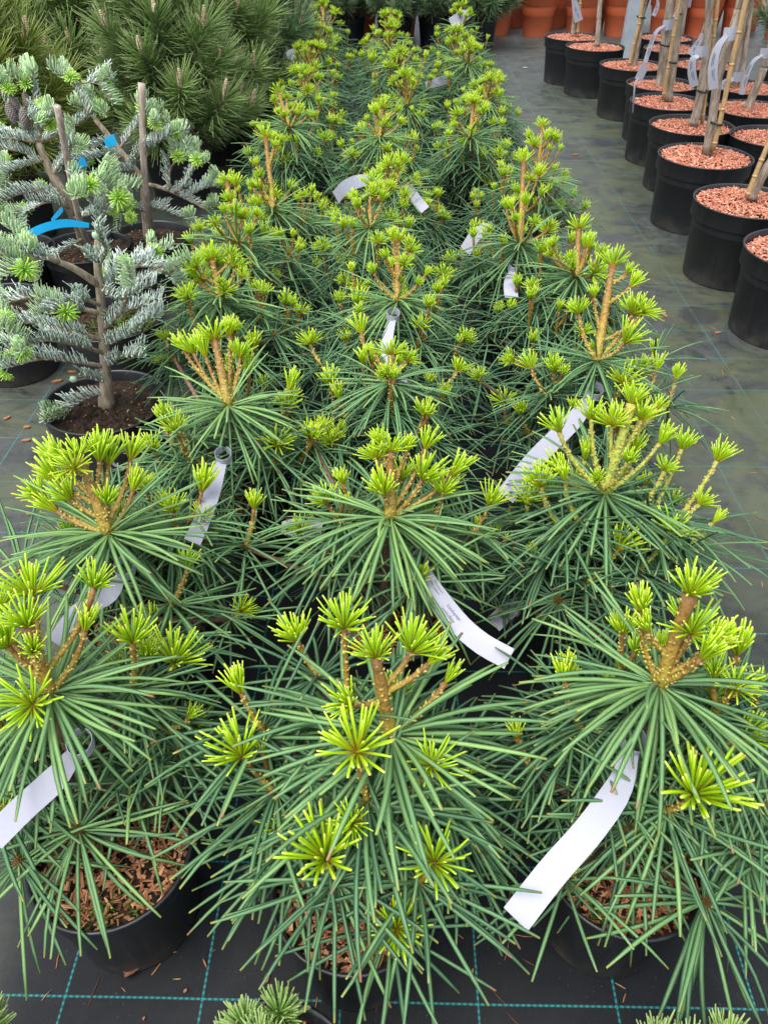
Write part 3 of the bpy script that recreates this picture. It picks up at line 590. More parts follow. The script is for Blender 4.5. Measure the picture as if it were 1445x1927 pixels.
for row, L in SPEC.items():
    for k, (x, y, b, bz, tp_, tz) in zip(ORD, L):
        rr = np.random.default_rng(seed+50)
        if b is None:
            B = np.array([x+rr.normal(0, 0.02), y+rr.normal(0, 0.03), rr.uniform(0.50, 0.58)]); T = B+np.array([rr.normal(0, 0.02), rr.normal(0, 0.02), rr.uniform(0.09, 0.15)])
        else: B, T = Z(*b, bz), Z(*tp_, tz)
        row_pine(row, k, x, y, B, T, seed, ns=9, tone=0.64 if row != 'right' else 0.58, n_auto=22 if y < 5 else 18); seed += 1

# ------------------------------------------------------------------ white tags on the umbrella pines
def strip_mesh(name, P, wdir, width, mat, n=14, thick=0.0007, tail=None):
    P = smooth_path(P, n); m = MB(); T = unit(np.gradient(P, axis=0)); wd = np.broadcast_to(np.asarray(wdir, float), P.shape); wd = unit(wd-T*(wd*T).sum(1, keepdims=True)); N = np.cross(T, wd)
    wv = np.broadcast_to(np.asarray(width, float), (n,))[:, None]*0.5 if np.ndim(width) == 0 else np.interp(np.linspace(0, 1, n), np.linspace(0, 1, len(width)), width)[:, None]*0.5
    V = np.stack([P-wd*wv, P+wd*wv, P+wd*wv-N*thick, P-wd*wv-N*thick], 1).reshape(-1, 3); Q = []
    for i in range(n-1):
        for j in range(4):
            k = (j+1) % 4; Q.append((i*4+j, i*4+k, i*4+4+k, i*4+4+j))
    Q += [(3, 2, 1, 0), (n*4-4, n*4-3, n*4-2, n*4-1)]
    m.add(V, Q); return m.mesh(name, [mat], False), P, wd, N
def loop_mesh(c, ax, r, width, mat, gap=0.5, n=22):
    A, B = perp(ax); a = np.linspace(gap/2, 2*np.pi-gap/2, n); P = c+r*(np.cos(a)[:, None]*A*1.15+np.sin(a)[:, None]*B)
    m = MB(); ax = unit(ax); V = np.stack([P-ax*width/2, P+ax*width/2, P+ax*width/2+unit(P-c)*0.0008, P-ax*width/2+unit(P-c)*0.0008], 1).reshape(-1, 3); Q = []
    for i in range(n-1):
        for j in range(4): k = (j+1) % 4; Q.append((i*4+j, i*4+k, i*4+4+k, i*4+4+j))
    Q += [(3, 2, 1, 0), (n*4-4, n*4-3, n*4-2, n*4-1)]
    m.add(V, Q); return m.mesh('loop', [mat], False)
def text_on(parent, text, size, P, wd, N, u0, v0, name='print', flip=1):
    cu = bpy.data.curves.new('print', 'FONT'); cu.body = text; cu.size = size; cu.resolution_u = 1; cu.extrude = 0.0
    ob = bpy.data.objects.new('print', cu); COL.objects.link(ob); dg = bpy.context.evaluated_depsgraph_get(); dg.update()
    me = bpy.data.meshes.new_from_object(ob.evaluated_get(dg)); bpy.data.objects.remove(ob); bpy.data.curves.remove(cu)
    s = np.concatenate([[0], np.cumsum(np.linalg.norm(np.diff(P, axis=0), axis=1))])
    for v in me.vertices:
        u = u0+v.co.x*flip; w_ = v0+v.co.y*flip
        p = np.array([np.interp(u, s, P[:, k]) for k in range(3)]); d = np.array([np.interp(u, s, wd[:, k]) for k in range(3)]); nn = np.array([np.interp(u, s, N[:, k]) for k in range(3)])
        v.co = p+d*w_+nn*0.0012
    me.materials.clear(); me.materials.append(MAT['ink']); me.name = name; return link(name, me, parent)
TAGS = 'white tags tied to the umbrella pines'
def white_tag(label, pts, stem=None, width=0.034, wdir=None, text=None, group=TAGS, loop_r=0.018, n=14, mat='tag', cat='tag', name='plant_tag'):
    P = [np.asarray(p) for p in pts]; o = P[0].copy(); P = [p-o for p in P]
    if wdir is None:
        d = unit(P[-1]-P[0]); wdir = unit(np.cross(unit(np.array([0, 0, CAM_H])-o), d))
    me, PP, WD, NN = strip_mesh('strip', P, wdir, [width*0.62, width, width, width], MAT[mat], n)
    t = thing(name, o, label, cat, group); link('strip', me, t)
    if loop_r: link('loop', loop_mesh(np.array([0, 0, 0.004])-unit(P[1]-P[0])*loop_r*0.9, (0.1, -0.25, 1), loop_r, 0.024, MAT[mat]), t)
    if text: text(t, PP, WD, NN)
    return t
white_tag('blank white tag hanging to the lower left edge of the photo', [Z(140, 1420, 0.535), Z(100, 1470, 0.515), Z(45, 1520, 0.495), Z(-15, 1580, 0.475)], width=0.040)
def txt(t, P, W_, N):
    text_on(t, 'Sciadopitys', 0.0100, P, W_, N, 0.112, 0.0035); text_on(t, 'verticillata', 0.0100, P, W_, N, 0.110, -0.0080)
    text_on(t, 'Plant passport', 0.0068, P, W_, N, 0.046, 0.0105); text_on(t, 'Plant passport', 0.0068, P, W_, N, 0.044, 0.0030)
white_tag('white tag printed Sciadopitys verticillata, curving down in front of the centre row', [Z(795, 1068, 0.455), Z(815, 1110, 0.452), Z(860, 1170, 0.445), Z(905, 1210, 0.437), Z(958, 1240, 0.43)], text=txt, width=0.042)
white_tag('long blank white tag slanting down over the pot at the lower right', [Z(1185, 1415, 0.49), Z(1165, 1480, 0.475), Z(1110, 1560, 0.46), Z(1040, 1640, 0.44), Z(970, 1730, 0.42)], width=0.044)
white_tag('twisted white tag hanging from the second pine of the left row', [Z(228, 1085, 0.53), Z(205, 1120, 0.525), Z(150, 1150, 0.515), Z(105, 1210, 0.505)], width=[0.012, 0.02, 0.035, 0.035] and 0.032)
white_tag('white tag below the third pine of the left row, half behind needles', [Z(418, 870, 0.51), Z(400, 925, 0.50), Z(378, 985, 0.485), Z(362, 1020, 0.475)], width=0.036)
white_tag('long white tag slanting between the second and third pines of the right row', [Z(1112, 745, 0.49), Z(1080, 790, 0.485), Z(1010, 860, 0.48), Z(950, 935, 0.465)], width=0.046, loop_r=0.022)
white_tag('white tag hanging straight down behind the third pine of the centre row', [Z(738, 602, 0.56), Z(728, 645, 0.54), Z(735, 690, 0.50), Z(768, 740, 0.46)], width=0.036)
white_tag('small white tag lying flat between the left and centre rows', [Z(530, 992, 0.36), Z(560, 993, 0.365), Z(605, 1000, 0.36)], width=0.042, loop_r=0)
white_tag('shaded white tag in the gap beside the printed tag', [Z(985, 1130, 0.27), Z(955, 1150, 0.265), Z(928, 1175, 0.26)], width=0.040, loop_r=0)
white_tag('folded white tag on the fifth pine of the right row', [Z(965, 510, 0.50), Z(960, 535, 0.48), Z(962, 560, 0.46)], width=0.045)
white_tag('curved white tag arching over needles left of the fifth centre pine', [Z(715, 345, 0.56), Z(680, 340, 0.56), Z(650, 352, 0.55), Z(632, 372, 0.53)], width=0.05, loop_r=0)
white_tag('pale striped tag right of the fourth pine of the centre row', [Z(765, 345, 0.50), Z(780, 370, 0.49), Z(800, 395, 0.48)], width=0.04, loop_r=0)
white_tag('white tag left of the fifth pine of the right row', [Z(920, 425, 0.50), Z(895, 442, 0.50), Z(875, 472, 0.48)], width=0.045, loop_r=0)
white_tag('white tag under the seventh pine of the left row', [Z(535, 275, 0.52), Z(553, 272, 0.52)], width=0.05, loop_r=0, n=6)
white_tag('crumpled white tag at the top of the far end of the right row', [Z(885, 25, 0.66), Z(868, 32, 0.64), Z(848, 45, 0.60)], width=0.08, loop_r=0)
white_tag('white tag at the far end of the left row beside the dark pine', [Z(540, 105, 0.55), Z(556, 100, 0.56)], width=0.06, loop_r=0, n=6)
white_tag('white tag between the centre and right rows near the far end', [Z(800, 160, 0.50), Z(820, 155, 0.51), Z(842, 150, 0.50)], width=0.05, loop_r=0)

# ------------------------------------------------------------------ korean firs in pots on the left
def twig_mesh(seed, n, L, needle, curl, mat, name, fwd=0.55, wid=0.0042):
    r_ = np.random.default_rng(seed); m = MB(); tube(m, [[0, 0, 0], [L*0.5, 0, 0.004], [L, 0, 0]], [0.004, 0.0034, 0.002], 5, 1)
    s = (np.arange(n)+0.5)/n*L; az = np.arange(n)*2.39996+r_.random(n)*0.6
    az = np.where(np.sin(az) < -0.2, -az*0.6, az)            # most needles stand on the upper side
    rad = np.stack([0*az, np.cos(az), np.sin(az)*0.8+0.25], 1); rad = unit(rad)
    D = unit(rad*0.8+np.array([fwd, 0, 0])); P = np.stack([s, 0*s, 0*s], 1)+rad*0.003
    g = unit(np.array([0.15, 0, 1.0])-rad*0.9*curl)
    # curl bends each needle up and back over the twig so that its pale underside shows
    needles(m, P, D, needle*(0.8+0.3*r_.random(n))*np.clip(1.25-np.abs(s/L-0.45)*0.7, 0.5, 1), wid, 0.0016, curl*1.0, r_.normal(0, 0.12, n), 5, r_.random(n), g=g, tipw=0.7, up=-rad+np.array([0.3, 0, 0]))
    return m.mesh(name, [MAT[mat], MAT['fbark']])
TW_OLD = [twig_mesh(600+k, 50, 0.14, 0.034, 1.10, 'fir', 'needle_sprig', wid=0.0068) for k in range(4)]
TW_YNG = [twig_mesh(620+k, 56, 0.085, 0.030, 0.60, 'fir_y', 'young_sprig', 0.4, 0.0066) for k in range(3)]
def rosette(seed):
    r_ = np.random.default_rng(seed); m = MB(); n = 46; th = np.sqrt((np.arange(n)+0.5)/n)*1.5; az = np.arange(n)*2.4
    D = np.stack([np.sin(th)*np.cos(az), np.sin(th)*np.sin(az), np.cos(th)], 1)
    needles(m, D*0.003, D, 0.027*(0.75+0.3*r_.random(n)), 0.0046, 0.0018, r_.normal(0.1, 0.1, n), 0.0, 3, r_.random(n), tipw=0.75); return m.mesh('young_rosette', [MAT['fir_l']])
TW_ROS = [rosette(640+k) for k in range(2)]
def egg(name, L, r, mat, scale_rows=0):
    m = MB(); k = 14; z = np.linspace(0, 1, k); pr = np.stack([r*np.sin(np.pi*np.clip(z*0.94+0.03, 0, 1))**0.6, z*L], 1); lathe(m, pr, 14)
    if scale_rows:
        C = []; A = []
        for i in range(scale_rows):
            zz = (i+0.7)/scale_rows; q = r*math.sin(math.pi*min(1, zz*0.94+0.03))**0.6
            for j in range(9):
                a = 6.2832*(j+0.5*(i % 2))/9; nn = np.array([math.cos(a), math.sin(a), 0.25]); C.append([q*math.cos(a), q*math.sin(a), zz*L]); A.append(np.stack([unit(np.cross([0, 0, 1], nn)), unit(np.cross(nn, np.cross([0, 0, 1], nn))), unit(nn)]))
        n = len(C); boxes(m, np.array(C), np.array(A), np.tile([r*0.24, r*0.16, r*0.12], (n, 1)), rng.random(n))
    return m.mesh(name, [MAT[mat]])
EGG = egg('bud', 0.034, 0.012, 'budm'); CONE = egg('cone', 0.062, 0.0145, 'cone', 11)
FIRS = 'potted silver firs on the left'
def xframe(p, d, s, roll=0.0):
    x = unit(d); u = np.array([0, 0, 1.0]); u = unit(u-x*(u@x)+1e-6); y = np.cross(u, x); u2 = u*math.cos(roll)+y*math.sin(roll); y = np.cross(u2, x); m = Matrix.Identity(4)
    for i in range(3): m[i][0], m[i][1], m[i][2], m[i][3] = x[i]*s, y[i]*s, u2[i]*s, p[i]
    return m
def fir(label, pot, trunk, radii, branches, seed, Y, potmesh=POT_M, soil=0, cones=()):
    rr = np.random.default_rng(seed); ox = np.array([pot[0], pot[1], 0.0]); t = thing('potted_silver_fir', ox, label, 'fir', FIRS)
    link('pot', potmesh, t); link('soil', SOIL_M[soil], t, None, 'stuff')
    tp = smooth_path([p-ox for p in trunk], 18); m = MB(); tube(m, tp, np.interp(np.linspace(0, 1, 18), np.linspace(0, 1, len(radii)), radii)*(1+rr.normal(0, 0.05, 18)), 10); link('trunk', m.mesh('trunk', [MAT['fbark']]), t)
    for br in branches:
        pts, r0, f0, ends = br[:4]; P = smooth_path([np.asarray(p)-ox for p in pts], 12); ln = np.linalg.norm(np.diff(P, axis=0), axis=1).sum()
        m = MB(); tube(m, P, np.linspace(r0, r0*0.45, 12), 7); b = link('branch', m.mesh('branch', [MAT['fbark']]), t)
        k = max(1, int(round(ln*(1-f0)/0.085)))
        for q in range(k):
            f = f0+(1-f0)*q/k; i = min(int(f*11), 10); d = P[i+1]-P[i]; link('needle_sprig', TW_OLD[rr.integers(4)], b, xframe(P[i], d, 0.80*rr.uniform(0.9, 1.1), rr.normal(0, 0.3)))
            if rr.random() < 0.42:
                sd_ = rr.choice([-1, 1]); d2 = unit(unit(d)+np.cross(unit(d), [0, 0, 1])*sd_*rr.uniform(0.6, 1.2)+np.array([0, 0, rr.normal(0.1, 0.2)]))
                s2 = rr.uniform(0.5, 0.85); link('needle_sprig', TW_OLD[rr.integers(4)], b, xframe(P[i], d2, s2, rr.normal(0, 0.4)))
                if rr.random() < 0.5: link('young_rosette', TW_ROS[rr.integers(2)], b, frame(P[i]+d2*0.14*s2, d2+np.array([0, -0.3, 0.5]), rr.uniform(0.8, 1.15)))
        dE = unit(P[-1]-P[-2])
        for e in range((ends+1)//2+1 if ends else 0):
            a = 6.28*e/max(1, ends)+rr.random(); A, B = perp(dE); d = unit(dE*rr.uniform(0.5, 1.0)+(A*math.cos(a)+B*math.sin(a))*0.9+np.array([0, 0, 0.25]))
            if e % 3 != 2: link('young_sprig', TW_YNG[rr.integers(3)], b, xframe(P[-1], d, rr.uniform(0.8, 1.1), rr.normal(0, 0.3)))
            else: link('young_rosette', TW_ROS[rr.integers(2)], b, frame(P[-1]+d*0.02, d, rr.uniform(0.9, 1.3)))
        if rr.random() < 0.5: link('bud', EGG, b, frame(P[-1], dE+np.array([0, 0, 0.6]), 0.8))
    for c in cones: link('cone', CONE, t, frame(np.asarray(c)-ox, (rr.normal(0, 0.12)-0.1, 0, 1), rr.uniform(0.9, 1.15)))
    return t
Y1 = 2.06; a1 = lambda x, y, dy=0.0: aty(x, y, Y1+dy)
fA = fir('nearest silver fir on the left, its bare trunk swollen at the soil', (-0.895, 2.05), [np.array([-0.897, 2.055, 0.245]), a1(200, 715), a1(196, 640), a1(190, 560), a1(184, 480), a1(190, 420), a1(192, 375)], [0.030, 0.017, 0.0140, 0.0130, 0.011, 0.008, 0.005], [
    ([a1(186, 535), a1(140, 505, -0.06), a1(100, 488, -0.10), a1(65, 470, -0.14)], 0.012, 0.62, 5),
    ([a1(110, 492, -0.10), a1(80, 485, -0.16), a1(45, 495, -0.22)], 0.007, 0.3, 4),
    ([a1(192, 590), a1(130, 575, -0.05), a1(60, 560, -0.10), a1(10, 570, -0.1)], 0.008, 0.2, 3),
    ([a1(190, 575), a1(150, 560, -0.14), a1(120, 575, -0.22)], 0.006, 0.3, 4),
    ([a1(196, 640), a1(140, 625, -0.06), a1(80, 612, -0.12), a1(20, 600, -0.16)], 0.008, 0.2, 3),
    ([a1(198, 665), a1(150, 650, -0.10), a1(95, 640, -0.2), a1(50, 648, -0.26)], 0.007, 0.2, 5),
    ([a1(200, 690), a1(140, 680, -0.06), a1(80, 675, -0.12), a1(20, 690, -0.18)], 0.007, 0.2, 4),
    ([a1(194, 620), a1(235, 585, -0.04), a1(275, 575, 0.02)], 0.008, 0.15, 1),
    ([a1(190, 560), a1(220, 515, 0.05), a1(270, 500, 0.10), a1(318, 515, 0.12)], 0.008, 0.1, 2),
    ([a1(196, 650), a1(240, 630, -0.10), a1(262, 612, -0.12)], 0.006, 0.1, 0),
    ([a1(190, 545), a1(225, 560, -0.1), a1(250, 545, -0.15)], 0.006, 0.1, 1),
    ([a1(186, 500), a1(200, 470, -0.08), a1(185, 450, -0.12)], 0.006, 0.1, 0),
    ([a1(190, 420), a1(200, 390, -0.03), a1(215, 370, -0.05)], 0.006, 0.0, 4),
    ([a1(191, 400), a1(175, 380, -0.03), a1(165, 362, -0.05)], 0.006, 0.0, 3),
    ([a1(203, 720), a1(170, 712, -0.06), a1(145, 716, -0.10)], 0.005, 0.1, 0),
    ([a1(203, 738), a1(160, 750, -0.05), a1(128, 775, -0.07)], 0.005, 0.1, 1),
    ([a1(203, 690), a1(230, 670, -0.08), a1(245, 675, -0.1)], 0.005, 0.1, 0)], 41, Y1)
# oval sticker on that pot's wall
m = MB(); k = 24; aa = np.linspace(0, 6.2832, k, endpoint=False); ctr = -1.02; Vv = []
for off in (0.0015, 0.0):
    for u, v in zip(0.055*np.cos(aa), 0.036*np.sin(aa)):
        z_ = 0.165+v; rr_ = 0.1565+(0.184-0.155)*(z_/0.28)+off; a = ctr+u/rr_; Vv.append([rr_*math.cos(a), rr_*math.sin(a), z_])
m.add(Vv, [(i, (i+1) % k, k+(i+1) % k, k+i) for i in range(k)], [(0, i, i+1) for i in range(1, k-1)]); st = link('sticker', m.mesh('sticker', [MAT['tag']], False), fA)
Y2 = 3.0; a2 = lambda x, y, dy=0.0: aty(x, y, Y2+dy)
pB = atz(165, 475, 0.25)
fir('silver fir bearing purple cones, beside a brown stake at the left edge', (pB[0], pB[1]), [pB, a2(150, 430, 0.1), a2(125, 375), a2(95, 320), a2(72, 268)], [0.024, 0.021, 0.019, 0.016, 0.012], [
    ([a2(72, 268), a2(40, 262, -0.04), a2(-20, 255, -0.06)], 0.008, 0.15, 2), ([a2(75, 297), a2(40, 285, -0.04), a2(-20, 272, -0.05)], 0.007, 0.15, 2),
    ([a2(72, 268, 0.05), a2(105, 255, 0.1), a2(140, 235, 0.1), a2(178, 208, 0.1)], 0.009, 0.1, 3), ([a2(170, 215, 0.05), a2(150, 180, 0.05), a2(137, 155, 0.05)], 0.006, 0.0, 4), ([a2(140, 160, 0.05), a2(170, 155, 0.05), a2(190, 160, 0.05)], 0.004, 0.4, 3),
    ([a2(72, 268), a2(50, 240), a2(22, 200), a2(18, 175)], 0.008, 0.0, 4), ([a2(72, 268), a2(78, 230), a2(68, 190), a2(60, 165)], 0.008, 0.0, 5), ([a2(60, 245), a2(62, 215, -0.05), a2(85, 225, -0.08)], 0.005, 0.1, 4),
    ([a2(85, 300), a2(50, 310, -0.08), a2(20, 320, -0.12)], 0.007, 0.1, 2), ([a2(100, 330), a2(120, 300, -0.06), a2(135, 270, -0.08)], 0.007, 0.1, 2), ([a2(125, 375), a2(80, 360, -0.1), a2(35, 365, -0.2), a2(5, 380, -0.25)], 0.007, 0.1, 5),
    ([a2(130, 390), a2(90, 380, -0.10), a2(50, 400, -0.05)], 0.007, 0.1, 3), ([a2(125, 375), a2(160, 365), a2(195, 365, -0.05), a2(215, 350, -0.06)], 0.007, 0.1, 5), ([a2(140, 410), a2(180, 400, -0.1), a2(230, 385, -0.1)], 0.006, 0.1, 4),
    ([a2(155, 450), a2(120, 470, -0.05), a2(80, 490, -0.05)], 0.007, 0.1, 1)], 42, Y2, soil=1,
    cones=[a2(36, 212), a2(62, 208), a2(30, 232, -0.02), a2(50, 240, -0.03)])
Y3 = 3.35; a3 = lambda x, y, dy=0.0: aty(x, y, Y3+dy)
pC = atz(283, 455, 0.25)
fir('silver fir tied to the tall grey stake, forking low with a bare bent stem', (pC[0], pC[1]), [pC, a3(275, 390), a3(271, 347), a3(245, 308), a3(210, 262), a3(180, 225)], [0.026, 0.022, 0.017, 0.014, 0.012, 0.009], [
    ([a3(271, 347), a3(300, 352), a3(340, 368), a3(390, 395, -0.03)], 0.011, 0.45, 1), ([a3(330, 362), a3(350, 345, -0.06), a3(370, 305, -0.08)], 0.007, 0.1, 5), ([a3(320, 357), a3(320, 320), a3(335, 300)], 0.006, 0.1, 5), ([a3(350, 370), a3(380, 355), a3(400, 350)], 0.006, 0.0, 2),
    ([a3(240, 302), a3(265, 285, -0.04), a3(285, 275, -0.05), a3(292, 240, -0.05)], 0.007, 0.2, 6), ([a3(225, 280), a3(255, 240), a3(270, 215)], 0.006, 0.1, 5), ([a3(275, 270), a3(305, 262), a3(320, 250)], 0.006, 0.0, 5),
    ([a3(210, 262), a3(190, 270, -0.05), a3(165, 285, -0.08)], 0.006, 0.1, 4), ([a3(235, 295), a3(200, 290, -0.1), a3(170, 300, -0.12)], 0.006, 0.1, 3), ([a3(255, 322), a3(225, 320, -0.1), a3(195, 330, -0.1)], 0.006, 0.1, 1),
    ([a3(180, 225), a3(172, 215), a3(165, 208)], 0.006, 0.0, 3), ([a3(275, 385), a3(310, 395, -0.05), a3(345, 410, -0.06)], 0.006, 0.1, 2), ([a3(278, 400), a3(250, 390, -0.1), a3(225, 400, -0.15)], 0.006, 0.1, 2), ([a3(272, 350), a3(240, 345, -0.08), a3(215, 355, -0.12)], 0.006, 0.1, 3)], 43, Y3)
pD = np.array([-1.04, 2.62, 0.25])
aD = lambda x, y, dy=0.0: aty(x, y, 2.66+dy)
fD = fir('low silver fir in the pot with grass, hidden behind the nearest fir', (pD[0], pD[1]), [np.array([-1.02, 2.66, 0.24]), aD(235, 545), aD(240, 520)], [0.018, 0.014, 0.008], [
    ([aD(238, 535), aD(270, 525), aD(300, 515)], 0.006, 0.1, 2), ([aD(240, 525), aD(262, 495), aD(285, 480)], 0.006, 0.1, 2), ([aD(238, 540), aD(215, 520), aD(205, 500)], 0.006, 0.1, 1)], 44, 2.62, soil=1)
m = MB(); n = 150; r_ = np.random.default_rng(3); P = np.stack([0.06+r_.normal(0, 0.05, n), -0.02+r_.normal(0, 0.05, n), np.full(n, 0.245)], 1)
needles(m, P, np.stack([r_.normal(0, 0.5, n), r_.normal(0, 0.5, n), np.ones(n)], 1), r_.uniform(0.05, 0.11, n), 0.0035, 0.0012, 0.5, r_.normal(0, 0.2, n), 5, r_.random(n), tipw=0.15)
link('grass', m.mesh('grass', [MAT['moss']]), fD, None, 'stuff')
for lab, p, s_ in [('lower black pot with a silver fir, mostly outside the left edge', (-1.50, 2.72), 45), ('black pot with a silver fir at the left edge, behind the lower one', (-1.66, 3.25), 46)]:
    b0 = np.array([p[0]-0.02, p[1], 0.245]); up = lambda x, y, z: b0+np.array([x, y, z])
    fir(lab, p, [b0, up(-0.02, 0, 0.15), up(-0.03, 0.02, 0.42)], [0.02, 0.017, 0.007], [([up(-0.02, 0, 0.2), up(-0.12, 0.02, 0.24), up(-0.2, 0, 0.28)], 0.007, 0.1, 3), ([up(-0.02, 0, 0.25), up(-0.02, 0.12, 0.3), up(0, 0.2, 0.33)], 0.007, 0.1, 3), ([up(-0.03, 0, 0.35), up(-0.1, -0.05, 0.4), up(-0.18, -0.06, 0.46)], 0.007, 0.1, 3)], s_, 0, soil=1)
# stakes and blue tapes
def rod(name, P, r, mat, label, cat, group=None, sides=9, nodes=0, n=14):
    o = np.asarray(P[0], float); PP = smooth_path([np.asarray(p)-o for p in P], n); m = MB(); rad = np.full(n, r)
    tube(m, PP, rad, sides)
    t = link(name, m.mesh(name, [MAT[mat]])); t.location = o; tag(t, label, cat, group)
    ln = np.linalg.norm(PP[-1]-PP[0])
    for q in range(nodes):
        f = (q+0.5)/nodes; i = int(f*(n-2)); m = MB(); d = unit(PP[i+1]-PP[i]); c = PP[i]; tube(m, [c-d*0.006, c-d*0.002, c+d*0.002, c+d*0.006], [r*1.0, r*1.16, r*1.16, r*1.0], sides); link('node', m.mesh('node', [MAT[mat]]), t)
    return t
rod('wooden_stake', [pB+np.array([0.03, 0.03, -0.05]), aty(152, 420, 2.92), aty(108, 200, 2.74)], 0.0115, 'stake', 'thin brown wooden stake leaning beside the fir with cones', 'stake', 'wooden stakes among the firs')
rod('wooden_stake', [pC+np.array([0.0, -0.03, -0.05]), aty(272, 330, 3.3), aty(267, 157, 3.3)], 0.014, 'stake', 'thick weathered grey wooden stake standing upright in the middle fir pot', 'stake', 'wooden stakes among the firs')
BT = 'blue tapes tied to the firs'
white_tag('long bright blue tape across the fir at the left edge', [aty(168, 424, 2.42), aty(125, 420, 2.38), aty(85, 428, 2.34), aty(42, 448, 2.30)], width=0.024, group=BT, loop_r=0, mat='blue', cat='tape', name='blue_tape', wdir=(0.1, 0.35, 1))
white_tag('blue tape tied round the bent bare stem of the staked fir', [aty(198, 270, 3.25), aty(207, 266, 3.22), aty(218, 262, 3.22)], width=0.038, group=BT, loop_r=0, mat='blue', cat='tape', name='blue_tape', n=5, wdir=(-0.2, 0.3, 1))
white_tag('short blue tape hanging among fir needles left of the staked fir', [aty(143, 312, 3.2), aty(152, 307, 3.18), aty(162, 303, 3.18)], width=0.034, group=BT, loop_r=0, mat='blue', cat='tape', name='blue_tape', n=5, wdir=(-0.3, 0.3, 1))
white_tag('small blue tape end below the long blue tape', [aty(98, 415, 3.0), aty(112, 400, 3.0), aty(118, 392, 3.0)], width=0.02, group=BT, loop_r=0, mat='blue', cat='tape', name='blue_tape', n=5, wdir=(0.5, 0.3, 1))

# ------------------------------------------------------------------ long needled pines behind
def brush(seed, n, L, nl, mat, wid=0.0032):
    r_ = np.random.default_rng(seed); m = MB(); s = L*(np.arange(n)+0.5)/n; az = np.arange(n)*2.39996+r_.random(n)
    th = np.radians(62-34*(s/L)+r_.normal(0, 9, n)); D = np.stack([np.sin(th)*np.cos(az), np.sin(th)*np.sin(az), np.cos(th)], 1); P = np.stack([0*s, 0*s, s], 1)
    needles(m, P, D, nl*(0.75+0.35*r_.random(n)), wid, wid*0.6, r_.uniform(-0.05, 0.12, n), r_.normal(0, 0.08, n), 4, r_.random(n), tipw=0.35, g=(0, 0, -1))
    tube(m, [[0, 0, -0.02], [0, 0, L]], [0.008, 0.006], 6, 1); return m.mesh('needle_brush', [MAT[mat], MAT['pbark']])
BR = {k: [brush(700+i+10*j, 170, 0.21, 0.165, mt, 0.0056) for i in range(3)] for j, (k, mt) in enumerate([('g', 'bpine'), ('d', 'bpine_d'), ('y', 'bpine_y')])}
CAND = egg('candle', 0.105, 0.0135, 'candle', 12)
PG = 'long needled pines in pots behind the firs'
def black_pine(label, pot, H, Rr, nb, kind, seed, potmesh=POT_M, soil=None, ph=0.245, sc=1.0, group=PG, zmin=0.12, cand=0.85):
    rr = np.random.default_rng(seed); t = thing('potted_pine', (pot[0], pot[1], 0), label, 'pine', group); link('pot', potmesh, t); link('soil', soil or SOIL_M[0], t, None, 'stuff')
    m = MB(); tp = smooth_path([[0, 0, ph], [0.015, 0.0, ph+H*0.4], [-0.01, 0.02, ph+H*0.75], [0, 0, ph+H]], 14); tube(m, tp, np.linspace(0.026, 0.009, 14), 8); link('trunk', m.mesh('trunk', [MAT['pbark']]), t)
    for k in range(nb):
        f = (k+0.5)/nb; a = 2.39996*k+rr.normal(0, 0.25); z = ph+zmin+(H-zmin)*f; reach = Rr*(1-f)**0.65*rr.uniform(0.65, 1.0)
        root = tp[int(np.clip((z-ph-0.08)/H, 0.02, 1)*13)]; out = np.array([math.cos(a), math.sin(a), 0]); c = root+out*reach*0.75+np.array([0, 0, 0.06+reach*0.25])
        d = unit(out*(0.9-0.55*f)+np.array([0, 0, 0.55+0.6*f]))
        m = MB(); tube(m, bez(root, (root+c)/2-np.array([0, 0, 0.02]), c, 6), np.linspace(0.010, 0.007, 6), 6); b = link('branch', m.mesh('branch', [MAT['pbark']]), t)
        s_ = sc*rr.uniform(0.85, 1.15); link('needle_brush', BR[kind][rr.integers(3)], b, frame(c, d, s_, rr.random()*6.28))
        if reach > 0.16: link('needle_brush', BR[kind][rr.integers(3)], b, frame(root*0.45+c*0.55, unit(d+np.array([0, 0, 0.2])), s_*0.9, rr.random()*6.28))
        if rr.random() < cand:
            e = c+d*0.20*s_; u = unit(d*0.5+np.array([0, 0, 1.0])); link('candle', CAND, b, frame(e, u, rr.uniform(0.75, 1.25)))
            if rr.random() < 0.4: link('candle', CAND, b, frame(e, unit(u+np.array([rr.normal(0, 0.4), rr.normal(0, 0.4), 0])), 0.7))
    link('needle_brush', BR[kind][0], t, frame(tp[-1]-np.array([0, 0, 0.05]), (0, 0, 1), sc*1.1)); link('candle', CAND, t, frame(tp[-1]+np.array([0, 0, 0.14*sc]), (0, 0, 1), 1.4))
    return t
black_pine('big green pine in the black pot directly behind the staked fir', (-1.26, 4.72), 0.80, 0.40, 40, 'g', 1, sc=1.05, zmin=0.06)
black_pine('second green pine, right of the big one, nearest the umbrella pines', (-1.13, 5.55), 0.80, 0.40, 38, 'g', 2, sc=1.1, zmin=0.10)
black_pine('dark pine standing close behind the second green pine, its pot rim just showing', (-1.07, 6.35), 0.85, 0.42, 36, 'd', 12, sc=1.15)
black_pine('yellowish green pine at the left edge behind the fir with cones', (-2.0, 4.15), 0.68, 0.40, 38, 'y', 3, sc=1.1, zmin=0.05)
black_pine('green pine at the top left, with pale candles, behind the yellowish pine', (-1.95, 5.15), 0.82, 0.42, 38, 'g', 4, sc=1.15)
black_pine('pine at the far top left corner', (-2.75, 5.5), 0.85, 0.40, 28, 'y', 5, sc=1.2)
black_pine('dark pine in the back, left of the tops of the left row', (-1.15, 7.5), 0.8, 0.40, 26, 'd', 6, sc=1.25)
black_pine('dark pine in the back between the top left pine and the big green pine', (-2.05, 6.6), 0.85, 0.42, 26, 'd', 7, sc=1.25)
